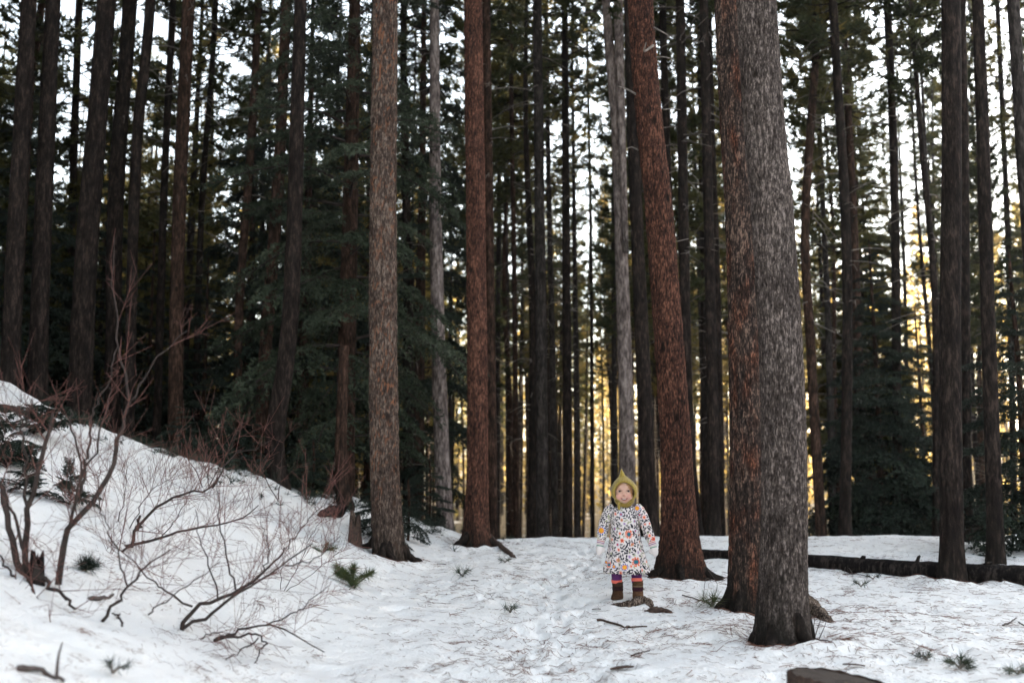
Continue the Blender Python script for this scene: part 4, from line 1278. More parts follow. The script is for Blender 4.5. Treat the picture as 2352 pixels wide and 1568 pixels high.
shrub('bare_shrub', (415, 1448), [
    (crop2([(905, 1312, 0), (935, 1235, 0), (1010, 1172, .02), (1130, 1132, .05), (1240, 1072, .08), (1320, 1000, .12), (1400, 935, .15)]), .018, .008, 9),
    (crop2([(920, 1290, 0), (1050, 1222, -.05), (1150, 1150, -.1), (1290, 1060, -.1), (1420, 980, 0), (1560, 870, .1)]), .014, .005, 12),
    (crop2([(1085, 1145, .05), (1050, 1000, .05), (1000, 860, .1), (975, 700, .15)]), .007, .003, 6),
    (crop2([(1175, 1100, .06), (1130, 920, .1), (1095, 740, .12), (1085, 550, .15)]), .008, .003, 7),
    (crop2([(960, 1185, 0), (830, 1110, .0), (760, 1060, .0), (640, 940, .05), (540, 850, .1)]), .009, .003, 9),
    (crop2([(1320, 1000, .12), (1340, 880, .1), (1300, 760, .1)]), .006, .003, 7),
    (crop2([(1400, 935, .15), (1500, 800, .2), (1640, 640, .25)]), .006, .003, 7),
    (crop2([(1420, 980, 0), (1560, 950, 0), (1700, 830, .1)]), .006, .003, 6),
    ], 'reddish bare shrub with a thick curved stem reaching right, nearest the large sprig', 4, tl=(.14, .42), up=.5)
shrub('bare_shrub', (488, 1472), [
    (crop2([(1070, 1352, 0), (1130, 1335, 0), (1200, 1298, 0), (1340, 1272, 0), (1440, 1305, -.05), (1620, 1412, -.15)]), .013, .004, 10),
    (crop2([(1080, 1345, 0), (1200, 1325, -.05), (1290, 1330, -.08), (1335, 1372, -.1)]), .011, .006, 4),
    (crop2([(1330, 1275, 0), (1460, 1220, 0), (1540, 1160, .05), (1640, 1080, .1)]), .006, .003, 6),
    (crop2([(1290, 1340, -.08), (1150, 1440, -.15), (1000, 1540, -.2)]), .006, .003, 5),
    (crop2([(1330, 1370, -.1), (1270, 1460, -.15), (1210, 1560, -.25)]), .006, .003, 4),
    (crop2([(880, 1430, -.1), (1020, 1330, -.05), (1110, 1310, 0)]), .006, .004, 4),
    ], 'low dark bare shrub spreading flat over the snow at the bottom', 5, tl=(.12, .34), up=.3)
shrub('bare_shrub', (470, 1115), [
    (crop2([(1010, 590, 0), (960, 480, .0), (890, 400, .05), (885, 290, .1)]), .007, .003, 3),
    (crop2([(1040, 590, 0), (1100, 480, .0), (1170, 350, .05), (1225, 265, .1)]), .008, .003, 4),
    (crop2([(1040, 580, 0), (1040, 440, .0), (1025, 320, .05)]), .007, .003, 2),
    (crop2([(1390, 660, .2), (1330, 560, .1), (1310, 480, .1), (1400, 350, .2)]), .007, .003, 3),
    (crop2([(1390, 650, .2), (1405, 480, .2), (1420, 340, .2)]), .008, .003, 4),
    ], 'sparse upright bare shrub on the crest before the thick dark trunk', 6, tl=(.14, .36), up=.4, d0=9.0)
shrub('bare_shrub', (600, 1330), [
    ([(650, 1360, 0), (690, 1290, 0), (720, 1220, .1), (745, 1190, .1)], .004, .002, 9),
    ([(640, 1362, 0), (650, 1290, 0), (640, 1230, .1)], .004, .002, 8),
    ([(655, 1360, 0), (740, 1300, .1), (790, 1255, .1)], .004, .002, 8)],
    'wispy reddish seedling shrub left of the large green sprig', 7, tl=(.12, .32), up=.4)
shrub('bare_shrub', (230, 1180), [
    (crop2([(500, 830, 0), (490, 640, 0), (500, 500, .1)]), .006, .002, 14),
    (crop2([(560, 840, 0), (620, 640, 0), (640, 440, .1)]), .006, .002, 16),
    (crop2([(640, 820, 0), (740, 620, 0), (860, 540, .1)]), .006, .002, 16),
    (crop2([(420, 820, 0), (330, 640, 0), (240, 520, .1)]), .006, .002, 14),
    (crop2([(800, 850, 0), (900, 700, 0), (980, 560, .1)]), .006, .002, 14)],
    'thicket of thin red twigs behind the arching shrub', 8, tl=(.14, .4), up=.5)

# ------------------------------------------------------------------ needles strewn on the snow
def litter():
    rng = np.random.default_rng(77)
    mb_v, mb_f = [], []
    n0 = 0
    N = 24000
    ys = 3.0+rng.random(N)**1.4*11
    xs = rng.uniform(-.56, .56, N)*ys
    cl = vnoise(np.stack([xs*1.3, ys*1.0, np.zeros(N)], -1), 61)
    pc = np.interp(ys, [3, 5.5, 8, 11, 14], [.15, .2, .35, .75, 1.4])
    keep = rng.random(N) < np.where(xs < -.8, .45, 1)*(.12+.75*np.clip(cl+.1, 0, 1)+.3*np.exp(-((xs-pc)/.7)**2)+.25*(xs > .9))
    xs, ys = xs[keep], ys[keep]
    # clumps: some of the needles come in bunches
    ci = rng.integers(0, len(xs), 520)
    bx = np.repeat(xs[ci], 9)+rng.normal(0, .035, 520*9); by = np.repeat(ys[ci], 9)+rng.normal(0, .035, 520*9)
    xs = np.concatenate([xs, bx]); ys = np.concatenate([ys, by])
    for (fx, fd, rr_) in ((1795, 6.0, .2), (1712, 7.25, .18), (1563, 9.0, .25), (893, 10.3, .22), (1093, 12.4, .25), (2186, 8.9, .2)):
        c0 = P(fx, 1065, fd); nn = 420
        a_ = rng.uniform(0, 6.283, nn); q_ = rr_+np.abs(rng.normal(0, .32, nn))
        xs = np.concatenate([xs, c0[0]+np.cos(a_)*q_]); ys = np.concatenate([ys, fd+np.sin(a_)*q_])
    V, F = [], []
    for x, y in zip(xs, ys):
        L = rng.uniform(.02, .065) if rng.random() < .95 else rng.uniform(.07, .16)
        w = rng.uniform(.0007, .0015)*(1.4 if L > .08 else 1)*(.65 if y < 5 else 1)
        a = rng.uniform(0, 6.283)
        dx, dy = math.cos(a), math.sin(a)
        cv = rng.normal(0, .18)
        pts = []
        for f in (-.5, 0, .5):
            qx = x+dx*L*f-dy*cv*L*(f*f-.1); qy = y+dy*L*f+dx*cv*L*(f*f-.1)
            pts.append((qx, qy, surf(qx, qy)+.004+rng.uniform(0, .006)))
        k = len(V)
        for (qx, qy, qz) in pts:
            V.append((qx-dy*w, qy+dx*w, qz)); V.append((qx+dy*w, qy-dx*w, qz)); V.append((qx, qy, qz+w*1.4))
        for s in (0, 3):
            for e in ((0, 2), (2, 1)):
                F.append((k+s+e[0], k+s+e[1], k+s+3+e[1], k+s+3+e[0]))
    link('needle_litter', mesh_np('needle_litter', np.array(V), [np.array(F)], [M['needle_dead']], smooth=False), kind='stuff')
litter()

#@@CHILD@@
# ------------------------------------------------------------------ the child
def child():
    foot = G(1440, 1372)
    d = foot[1]
    K = .27*d/FPX
    kid = empty('person', (P(1440, 1372, d)[0], d, surf(foot[0], d)+.004),
                'small child in flowered white dress and mustard knitted bonnet standing on the snowy path', 'person')
    kid.rotation_euler = (0, math.radians(-.8), -kid.location.x/d*.9)
    def c(cx, cy, y=0.0): return np.array([(cx-475)*K, y, (1262-cy)*K])
    hc = np.array([0, .0, .806])
    # --- body: one continuous skin, grown from overlapping volumes and remeshed
    mb = MB()
    def ell(ctr, r, rot=None, nu=20, nv=14):
        u = np.linspace(0, 2*math.pi, nu, endpoint=False); v = np.linspace(.02, math.pi-.02, nv)
        V = np.stack([np.sin(v)[:, None]*np.cos(u)[None], np.sin(v)[:, None]*np.sin(u)[None], np.cos(v)[:, None]+0*u[None]], -1).reshape(-1, 3)*np.asarray(r)
        Q = grid_quads(nv, nu, True)[:, ::-1]
        n = len(V)
        V = np.concatenate([V, [[0, 0, r[2]], [0, 0, -r[2]]]])
        T = [(n, k, (k+1) % nu) for k in range(nu)]+[(n+1, (nv-1)*nu+(k+1) % nu, (nv-1)*nu+k) for k in range(nu)]
        mb.add(V+np.asarray(ctr), T, Q)
    def limb(pts, rad): mb.tube(spline(pts, 16), np.interp(np.linspace(0, 1, 16), np.linspace(0, 1, len(rad)), rad), 16)
    ell(hc+[0, .012, .012], (.074, .086, .088))
    ell(hc+[0, -.012, -.040], (.066, .064, .056))
    ell(hc+[0, -.036, -.070], (.030, .030, .024))           # chin
    for s in (-1, 1):
        ell(hc+[s*.034, -.044, -.036], (.032, .030, .030))   # cheeks
    ell(hc+[0, -.081, -.022], (.012, .0155, .0105))           # nose
    ell(hc+[0, -.068, -.008], (.007, .012, .018))
    ell(hc+[0, -.064, -.050], (.026, .016, .016))           # mouth mound
    limb([(0, .01, .60), (0, .008, .75)], [.042, .036])
    ell((0, .005, .58), (.098, .066, .105)); ell((0, -.005, .45), (.098, .078, .11)); ell((0, 0, .34), (.098, .076, .075))
    arms = {-1: [c(355, 530), c(300, 660, -.01), c(266, 790, -.03)], 1: [c(595, 530), c(650, 660, -.01), c(690, 800, -.03)]}
    for s, a in arms.items(): limb(a, [.040, .034, .026])
    legs = {-1: [np.array([-.058, 0, .33]), c(394, 1060, .0), c(398, 1215, .01)], 1: [np.array([.058, 0, .33]), c(560, 1060, 0), c(566, 1225, .0)]}
    for s, a in legs.items(): limb(a, [.050, .033, .022])
    for s, a in legs.items():
        e = a[-1]; ell((e[0]+s*.002, -.012, .03), (.020, .032, .016))
    tmp = bpy.data.objects.new('tmp', mb.mesh('tmp', []))
    COL.objects.link(tmp)
    md = tmp.modifiers.new('r', 'REMESH'); md.mode = 'VOXEL'; md.voxel_size = .0038
    sm = tmp.modifiers.new('s', 'SMOOTH'); sm.iterations = 3; sm.factor = .5
    dg = bpy.context.evaluated_depsgraph_get()
    me = bpy.data.meshes.new_from_object(tmp.evaluated_get(dg))
    bpy.data.objects.remove(tmp)
    n = len(me.vertices)
    V = np.empty(n*3, np.float32); me.vertices.foreach_get('co', V); V = V.reshape(-1, 3).astype(float)
    L = V-hc
    front = L[:, 1] < -.02
    def gs(x, z, sx, sz): return np.exp(-((L[:, 0]-x)/sx)**2-((L[:, 2]-z)/sz)**2)*front
    EX, EZ = .031, .004
    for s in (-1, 1):
        V[:, 1] += .007*gs(s*EX, EZ, .014, .009)
        V[:, 1] -= .003*gs(s*EX, EZ+.016, .018, .006)
        V[:, 1] += .002*gs(s*.030, -.046, .006, .008)
    V[:, 1] += .0035*gs(0, -.063, .02, .004)
    me.vertices.foreach_set('co', V.astype(np.float32).ravel())
    L = V-hc
    colr = np.tile(np.array([.62, .38, .29]), (n, 1))
    for s in (-1, 1):
        w = gs(s*.040, -.034, .020, .018)[:, None]*.75
        colr = colr*(1-w)+w*np.array([.68, .30, .24])
        w = gs(s*EX, EZ-.001, .016, .010)[:, None]*.35
        colr = colr*(1-w)+w*np.array([.45, .25, .20])
    w = gs(0, -.027, .012, .009)[:, None]*.5
    colr = colr*(1-w)+w*np.array([.68, .32, .26])
    at = me.attributes.new('col', 'FLOAT_COLOR', 'POINT')
    at.data.foreach_set('color', np.concatenate([colr, np.ones((n, 1))], 1).astype(np.float32).ravel())
    skin = attr_mat('skin', .55)
    skin.node_tree.nodes['Principled BSDF'].inputs['Subsurface Weight'].default_value = .12
    skin.node_tree.nodes['Principled BSDF'].inputs['Subsurface Radius'].default_value = (.01, .004, .002)
    me.materials.clear(); me.materials.append(skin)
    me.polygons.foreach_set('use_smooth', np.ones(len(me.polygons), bool))
    me.name = 'body'
    tris = []
    for p in me.polygons:
        v = p.vertices
        tris.append((v[0], v[1], v[2]))
        if len(v) == 4: tris.append((v[0], v[2], v[3]))
    bvh = BVHTree.FromPolygons([tuple(v) for v in V], tris)
    def fy(x, z):       # face surface (front) at head coordinates
        h = bvh.ray_cast(Vector((x+hc[0], -.4, z+hc[2])), Vector((0, 1, 0)))
        return h[0][1] if h[0] is not None else -.08
    head_parts = []
    link('body', me, kid)
    dark = plain_mat('lash', (.035, .02, .015), (.05, .03, .02), bmp=0)
    brow = plain_mat('brow', (.30, .16, .09), (.36, .2, .12), bmp=0)
    mouthm = plain_mat('mouth_inside', (.10, .02, .02), (.14, .03, .03), rough=.4, bmp=0)
    lipm = plain_mat('lip', (.50, .17, .15), (.56, .2, .18), rough=.4, bmp=0)
    toothm = plain_mat('tooth', (.72, .68, .60), (.78, .74, .66), rough=.25, bmp=0)
    eyem = attr_mat('eye', .08)
    for s in (-1, 1):
        nu, nv = 32, 20
        u = np.linspace(0, 2*math.pi, nu, endpoint=False); v = np.linspace(.0, math.pi, nv)
        D = np.stack([np.sin(v)[:, None]*np.cos(u)[None], -(np.cos(v)[:, None]+0*u[None]), np.sin(v)[:, None]*np.sin(u)[None]], -1).reshape(-1, 3)
        ang = np.degrees(np.arccos(np.clip(-D[:, 1], -1, 1)))
        cc = np.where(ang[:, None] < 22, np.array([.004, .004, .005]), np.where(ang[:, None] < 50, np.array([.018, .022, .035]), np.array([.62, .58, .56])))
        EV = D*np.array([.0125, .007, .0072])
        y = fy(s*EX, EZ)
        link('eye', mesh_np('eye', EV, [grid_quads(nv, nu, True)], [eyem], attrs={'col': cc}), kid, loc=(hc[0]+s*EX, y+.0035, hc[2]+EZ))
        xs = np.linspace(-.0145, .0145, 9)
        pts = np.array([(s*EX+x+hc[0], fy(s*EX+x, EZ+.0075)-.001, hc[2]+EZ+.0068-16*x*x) for x in xs])
        m2 = MB(); m2.tube(pts, 1.5*np.array([.0007, .0014, .0019, .0021, .0021, .0021, .0019, .0014, .0007]), 6)
        link('eyelash', m2.mesh('eyelash', [dark]), kid)
        xs = np.linspace(-.016, .016, 9)
        pts = np.array([(s*(EX+.002)+x+hc[0], fy(s*EX+x, EZ+.023)-.0003, hc[2]+EZ+.0215-14*x*x) for x in xs])
        m2 = MB(); m2.tube(pts, np.array([.0006, .0012, .0016, .0018, .0018, .0018, .0016, .0012, .0006]), 6)
        link('eyebrow', m2.mesh('eyebrow', [brow]), kid)
    # smile: open mouth, teeth, lips
    xs = np.linspace(-.028, .028, 21)
    zt = -.0515+8*xs*xs; zb = zt-.0112*(1-(xs/.028)**2)
    Vm = []
    for x, a, b in zip(xs, zt, zb):
        for f in (0, .5, 1):
            z = a+(b-a)*f
            Vm.append((hc[0]+x, fy(x, z)-.0014, hc[2]+z))
    link('mouth', mesh_np('mouth', np.array(Vm), [grid_quads(21, 3, False)], [mouthm]), kid)
    m2 = MB()
    m2.tube(np.array([(hc[0]+x, fy(x, z)-.0005, hc[2]+z) for x, z in zip(xs, zb-.0022)]), .0006+.0032*(1-(xs/.028)**2), 8)
    link('lower_lip', m2.mesh('lower_lip', [lipm]), kid)
    m2 = MB()
    m2.tube(np.array([(hc[0]+x, fy(x, z)-.0003, hc[2]+z) for x, z in zip(xs, zt+.0012)]), .0006+.0016*(1-(xs/.028)**2), 8)
    link('upper_lip', m2.mesh('upper_lip', [lipm]), kid)
    for q in range(6):
        x = (q-2.5)*.0049
        z = -.0515+8*x*x-.0028
        m3 = MB()
        hx, hz, hy = .0022, .0030 if abs(q-2.5) < 1 else .0024, .0012
        y = fy(x, z)-.0022
        bx = np.array([(sx*hx*(1 if sz > 0 else .85), sy*hy, sz*hz) for sx in (-1, 1) for sy in (-1, 1) for sz in (-1, 1)])+[hc[0]+x, y, hc[2]+z]
        m3.add(bx, None, [(0, 1, 3, 2), (4, 6, 7, 5), (0, 4, 5, 1), (2, 3, 7, 6), (0, 2, 6, 4), (1, 5, 7, 3)])
        link('tooth', m3.mesh('tooth', [toothm], smooth=False), kid)
    # strands of fair reddish hair at the temple, under the bonnet
    hairm = plain_mat('hair', (.32, .15, .065), (.52, .28, .13), 90, rough=.5, bmp=0)
    m2 = MB(); rng = np.random.default_rng(3)
    for q in range(60):
        x0 = rng.uniform(.012, .062); x1 = rng.uniform(.054, .066)
        zt_, zb_ = .062-rng.uniform(0, .01), rng.uniform(-.045, .01)
        zz = np.linspace(zt_, zb_, 8); xx = x0+(x1-x0)*np.linspace(0, 1, 8)**.55
        m2.tube(np.array([(hc[0]+x, fy(min(x, .066), z)-.0015-.001*rng.random(), hc[2]+z) for x, z in zip(xx, zz)]), .0011, 4, False)
    for q in range(26):
        x0 = -rng.uniform(.0, .05); x1 = -rng.uniform(.056, .064)
        zz = np.linspace(.064, rng.uniform(.01, .03), 7); xx = x0+(x1-x0)*np.linspace(0, 1, 7)**.6
        m2.tube(np.array([(hc[0]+x, fy(max(x, -.064), z)-.001, hc[2]+z) for x, z in zip(xx, zz)]), .0009, 4, False)
    link('hair', m2.mesh('hair', [hairm]), kid)

    # --- knitted bonnet
    def knit(name, c1, c2):
        m, nt, b = new_mat(name)
        co = objco(nt)
        w = node(nt, 'ShaderNodeTexVoronoi'); w.inputs['Scale'].default_value = 130
        nt.links.new(mapping(nt, co, (1.4, 1, 1)), w.inputs['Vector'])
        nt.links.new(ramp(nt, w.outputs['Distance'], [(.1, c2), (.7, c1)]), b.inputs['Base Color'])
        bump(nt, b, w.outputs['Distance'], -.6, .004)
        b.inputs['Sheen Weight'].default_value = .3
        return m
    knm = knit('mustard_knit', (.25, .165, .022), (.52, .38, .075))
    nph = 264
    ph = np.linspace(0, 2*math.pi, nph, endpoint=False)
    #  y, centre z, half width, half height of each ring from the rim to the crown of the head
    rings = [(-.050, .796, .0685, .076), (-.058, .796, .0705, .079), (-.064, .797, .0745, .084), (-.062, .797, .080, .0885), (-.050, .799, .0885, .0935), (-.030, .802, .0955, .098),
             (-.005, .805, .0995, .1015), (.025, .808, .1015, .102), (.055, .812, .097, .097), (.080, .816, .085, .086), (.100, .818, .065, .067), (.112, .82, .042, .043), (.117, .82, .02, .02), (.118, .82, .002, .002)]
    R = spline(np.array(rings), 64)
    BV = []
    for q, (y, cz, a, b) in enumerate(R):
        rib = .0024*np.cos(46*ph)*smooth01(np.array(q/4.0))*min(1, a/.06)
        ca, sa = np.cos(ph), np.sin(ph)
        x = (a+rib)*ca; z = cz+(b+rib)*sa
        low = np.clip(-sa, 0, 1)
        wide = 1-.34*smooth01((low-.25)/.75)                 # the sides draw in towards the chin
        x = x*wide
        z = z+.020*low**3*smooth01(np.array((y+.04)/.08))     # the hem rises behind the chin strap
        x = x+.008*np.clip(ca, 0, 1)*smooth01(np.array((.02-y)/.05))   # loose flap on one side
        BV.append(np.stack([x, y-.016*np.clip(sa, 0, 1)*smooth01(np.array((.0-y)/.06))+.012*np.abs(ca)*smooth01(np.array((.0-y)/.06)), z], 1))
    BV = np.concatenate(BV)
    top = BV[:, 2]-hc[2]
    xx, yy = BV[:, 0]+.010, BV[:, 1]-.012
    g1 = np.exp(-(np.hypot(xx, yy*.8)/.052)**2); g2 = np.exp(-(np.hypot(xx, yy)/.017)**2)
    m_ = np.clip((top-.04)/.04, 0, 1)
    BV[:, 2] += m_*(.022*g1+.050*g2)
    BV[:, 0] -= m_*g2*.006
    link('bonnet', mesh_np('bonnet', BV, [grid_quads(64, nph, True)], [knm]), kid)
    # chin strap and its tail
    knd = knit('mustard_knit_strap', (.17, .105, .016), (.34, .235, .05))
    st = spline([(-.072, -.010, .748), (-.055, -.048, .722), (-.01, -.066, .703), (.035, -.062, .705), (.066, -.03, .728), (.076, 0, .75)], 20)
    m2 = MB()
    for dz in (-.008, .001, .009):
        m2.tube(st+np.array([0, .002*abs(dz)/.012, dz]), .0058, 10)
    link('bonnet_strap', m2.mesh('bonnet_strap', [knd]), kid)
    m2 = MB()
    m2.tube(np.array([c(436, 470, -.073), c(432, 490, -.082), c(428, 515, -.088), c(430, 535, -.088)]), [.006, .010, .0115, .007], 10)
    link('bonnet_tie', m2.mesh('bonnet_tie', [knm]), kid)

    # --- printed cloth: leaves on curved sprays and round flowers, sampled into the weave's own colour
    PX = 1000                                        # samples per metre
    Wd, Hd = 1500, 800
    rng = np.random.default_rng(8)
    img = np.tile(np.array([.76, .68, .66]), (Hd, Wd, 1))
    used = np.zeros((Hd, Wd), bool)
    NAVY, OLV = np.array([.020, .016, .028]), np.array([.36, .36, .22])
    def blob(cx, cy, fn, rad, colr_, mark=True):
        x0, x1 = int(max(0, cx-rad)), int(min(Wd, cx+rad+1)); y0, y1 = int(max(0, cy-rad)), int(min(Hd, cy+rad+1))
        if x1 <= x0 or y1 <= y0: return
        Y, X = np.mgrid[y0:y1, x0:x1]
        m = fn(X-cx, Y-cy)
        img[y0:y1, x0:x1][m] = colr_
        if mark: used[y0:y1, x0:x1] |= m
    def leaf(cx, cy, a, L, w, colr_):
        ca, sa = math.cos(a), math.sin(a)
        def fn(X, Y):
            u = (X*ca+Y*sa)/L; v = (-X*sa+Y*ca)/w
            return (np.abs(u) < 1) & (np.abs(v) < (1-u*u)*(1+.25*u))
        blob(cx, cy, fn, L+2, colr_)
    def disc(cx, cy, r, colr_): blob(cx, cy, lambda X, Y: X*X+Y*Y < r*r, r+1, colr_)
    def flower(cx, cy, r, ring, inner, petal, npet):
        for k in range(npet):
            a = 2*math.pi*k/npet+rng.uniform(0, .2)
            leaf(cx+math.cos(a)*r*.80, cy+math.sin(a)*r*.80, a, r*.24, r*.17, petal)
        disc(cx, cy, r*.60, ring); disc(cx, cy, r*.44, inner)
        used[max(0, int(cy-r)):int(cy+r), max(0, int(cx-r)):int(cx+r)] |= True
    OR, RED, BLU, TEAL, YEL, LIL, PNK = map(np.array, ([.75, .16, .05], [.58, .075, .05], [.06, .11, .36], [.02, .17, .23], [.80, .36, .03], [.40, .26, .48], [.72, .30, .26]))
    MUS = np.array([.42, .30, .08])
    kinds = [(RED, TEAL, OR, 12), (OR, YEL, BLU, 10), (BLU, RED, BLU, 8), (PNK, OR, PNK, 8), (RED, MUS, OR, 8), (LIL, LIL*.7, LIL, 8), (OR, RED, OR, 6), (np.array([.30, .05, .16]), RED, LIL, 8)]
    def rx(cx, z):       # picture x of the front of the dress -> cloth coordinate
        a = np.interp(z, [.18, .3, .5, .66], [.168, .148, .116, .11])
        return 750+PX*a*1.0*math.asin(max(-.99, min(.99, (cx-475)*K/a)))
    for (cx, cy, r, kd) in [(505, 735, 36, 0), (447, 785, 22, 6), (430, 728, 17, 3), (443, 573, 17, 2), (555, 955, 38, 0), (462, 1000, 32, 1), (515, 990, 17, 3), (505, 915, 17, 5),
                            (409, 945, 20, 4), (340, 985, 26, 0), (415, 860, 16, 6), (345, 860, 17, 5), (575, 885, 16, 5), (362, 780, 17, 3), (555, 630, 14, 2), (610, 1030, 20, 3),
                            (560, 710, 14, 2), (430, 1045, 20, 3), (300, 970, 16, 1), (640, 960, 16, 4), (580, 525, 26, 1), (470, 650, 12, 5)]:
        z = (1262-cy)*K
        kk = kinds[kd]
        flower(rx(cx, z), z*PX, r*K*PX, kk[0], kk[1], kk[2], kk[3])
    for q in range(150):
        x, y = rng.uniform(0, Wd), rng.uniform(0, Hd)
        if used[max(0, int(y-17)):int(y+17), max(0, int(x-17)):int(x+17)].any(): continue
        kk = kinds[rng.integers(8)]
        flower(x, y, rng.uniform(10, 19), *kk)
    for q in range(5200):
        x, y = rng.uniform(0, Wd), rng.uniform(0, Hd); a = rng.uniform(0, 6.283)
        cv = rng.uniform(-.5, .5)
        cc = NAVY if rng.random() < .84 else OLV
        nl = rng.integers(2, 6)
        ok = 0
        for k in range(nl):
            for s in (-1, 1):
                b = a+s*.75
                L = rng.uniform(11.5, 16)
                lx, ly = x+math.cos(b)*L*1.25, y+math.sin(b)*L*1.25
                if not (4 < lx < Wd-4 and 4 < ly < Hd-4): continue
                if used[int(ly-5):int(ly+6), int(lx-5):int(lx+6)].any() or used[int(max(0, y-1)):int(y+2), int(max(0, x-1)):int(x+2)].any(): continue
                leaf(lx, ly, b, L, L*.40, cc); ok += 1
            a += cv*.5
            x += math.cos(a)*17; y += math.sin(a)*17
            if not (4 < x < Wd-4 and 4 < y < Hd-4): break
    def cloth_col(s, z, off=0):
        i = np.clip((z*PX).astype(int), 0, Hd-1); j = np.mod((s*PX+750+off).astype(int), Wd)
        return img[i, j]
    clothm = attr_mat('flowered_cloth', .9, 260, .25)
    # dress body
    prof = np.array([  # z, half width, half depth, centre y
        (.705, .050, .044, .004), (.695, .060, .050, .004), (.680, .090, .060, .004), (.655, .112, .074, .004), (.61, .112, .082, .0), (.55, .110, .086, -.002), (.50, .113, .090, -.004), (.44, .121, .098, -.004),
        (.38, .131, .107, -.004), (.32, .143, .118, -.004), (.26, .158, .130, -.004), (.225, .168, .138, -.004), (.205, .170, .139, -.004), (.192, .164, .132, -.004), (.188, .150, .120, -.004), (.194, .13, .10, -.004)])
    nr, nt_ = 210, 420
    Rr = spline(prof, nr)
    ph = np.linspace(0, 2*math.pi, nt_, endpoint=False)
    DV, DC = [], []
    for q, (z, a, b, cy) in enumerate(Rr):
        f = np.clip((.60-z)/.40, 0, 1)
        fold = 1+f**1.3*(.062*np.cos(8*ph+1.3*math.sin(z*9)+.6*np.sin(ph*2))+.04*np.cos(15*ph+2+4*z)+.02*np.cos(27*ph+6*z))
        fold += .022*vnoise(np.stack([np.cos(ph)*5, np.sin(ph)*5, ph*0+z*16], -1), 4)
        fold += .010*np.sin(ph*30)*np.exp(-((z-.60)/.02)**2)
        x = a*np.sin(ph)*fold; y = cy-b*np.cos(ph)*fold
        zz = z+f**3*.010*vnoise(np.stack([np.cos(ph)*2.5, np.sin(ph)*2.5, ph*0], -1), 14)
        DV.append(np.stack([x, y, zz], 1))
        phw = np.where(ph > math.pi, ph-2*math.pi, ph)
        zc = z if q < nr*.9 else .2
        DC.append(cloth_col(a*phw, np.full(nt_, max(z, .185))))
    link('dress', mesh_np('dress', np.concatenate(DV), [grid_quads(nr, nt_, True)], [clothm], attrs={'col': np.concatenate(DC)}), kid)
    # buttonless front placket line and collar band
    colm = plain_mat('collar_trim', (.42, .08, .20), (.55, .14, .24), 60)
    m2 = MB(); pp = np.linspace(0, 2*math.pi, 40)
    m2.tube(np.stack([.0525*np.sin(pp), .004-.047*np.cos(pp), .704+.006*np.cos(pp)-.006], 1), .0042, 8, False)
    link('dress_collar', m2.mesh('dress_collar', [colm]), kid)
    wool = {'w': np.array([.74, .66, .64]), 'r': np.array([.50, .08, .10]), 'g': np.array([.08, .26, .17]), 'p': np.array([.30, .08, .25])}
    knitm = attr_mat('striped_wool', .95, 300, .4)
    for s in (-1, 1):
        ctrl = {-1: [c(392, 525, .0), c(356, 545, -.002), c(318, 610, -.006), c(294, 690, -.012), c(272, 790, -.028)],
                1: [c(556, 525, .0), c(592, 545, -.002), c(628, 605, -.006), c(655, 690, -.012), c(692, 805, -.028)]}[s]
        p = spline(ctrl, 150)
        f = np.linspace(0, 1, 150)
        rad = np.interp(f, [0, .12, .22, .5, .8, .93, 1], [.030, .043, .045, .042, .040, .038, .030])
        t, A, B = frames(p)
        th = np.linspace(0, 2*math.pi, 150, endpoint=False)
        SV, SC = [], []
        for q in range(150):
            wr = 1+.05*vnoise(np.stack([np.cos(th)*1.8, np.sin(th)*1.8, th*0+f[q]*11], -1), 30+s)+.025*np.sin(f[q]*46+2*np.cos(th))
            if f[q] < .14: wr = wr+.03*np.sin(th*14)*(1-f[q]/.14)
            r = rad[q]*wr
            SV.append(p[q]+(np.cos(th)*r)[:, None]*A[q]+(np.sin(th)*r)[:, None]*B[q])
            SC.append(cloth_col(th*rad[q], np.full(150, .02+.36*f[q]+(.38 if s > 0 else 0)), 300 if s > 0 else 900))
        col_s = np.concatenate(SC)
        SV = np.concatenate(SV)
        def spot(cx, cy, r, kk):        # the larger flowers that sit on the sleeves
            q0 = c(cx, cy)
            dd = np.hypot(SV[:, 0]-q0[0], SV[:, 2]-q0[2])/(r*K)
            aa = np.arctan2(SV[:, 2]-q0[2], SV[:, 0]-q0[0])
            fr_ = SV[:, 1] < 0.02
            col_s[fr_ & (dd < 1.0)] = [.76, .68, .66]
            pet = np.cos(aa*kk[3]/1.0) > -.2
            col_s[fr_ & (dd < .98) & (dd > .66) & pet] = kk[2]
            col_s[fr_ & (dd < .60)] = kk[0]
            col_s[fr_ & (dd < .46)] = kk[1]
        if s < 0:
            spot(277, 705, 38, kinds[1]); spot(325, 480, 26, kinds[4])
        else:
            spot(580, 525, 30, kinds[1]); spot(636, 600, 20, kinds[3]); spot(708, 778, 24, kinds[6]); spot(676, 750, 18, kinds[3]); spot(600, 750, 15, kinds[2])
        link('sleeve', mesh_np('sleeve', SV, [grid_quads(150, 150, True)], [clothm], attrs={'col': col_s}), kid)
        # striped knitted cuff
        d0 = (p[-1]-p[-12]); d0 /= np.linalg.norm(d0)
        cp = p[-1]+d0[None]*np.linspace(-.012, .030, 40)[:, None]
        t2, A2, B2 = frames(cp)
        CV, CC = [], []
        for q in range(40):
            r = .0315+.0012*np.cos(30*th)+.0015*math.sin(q*.8)
            CV.append(cp[q]+(np.cos(th)*r)[:, None]*A2[q]+(np.sin(th)*r*.9)[:, None]*B2[q])
            kc = 'r' if q < 8 else ('w' if q < 14 else ('r' if q < 19 else ('w' if q < 26 else ('p' if q < 31 else 'w'))))
            CC.append(np.tile(wool[kc], (150, 1)))
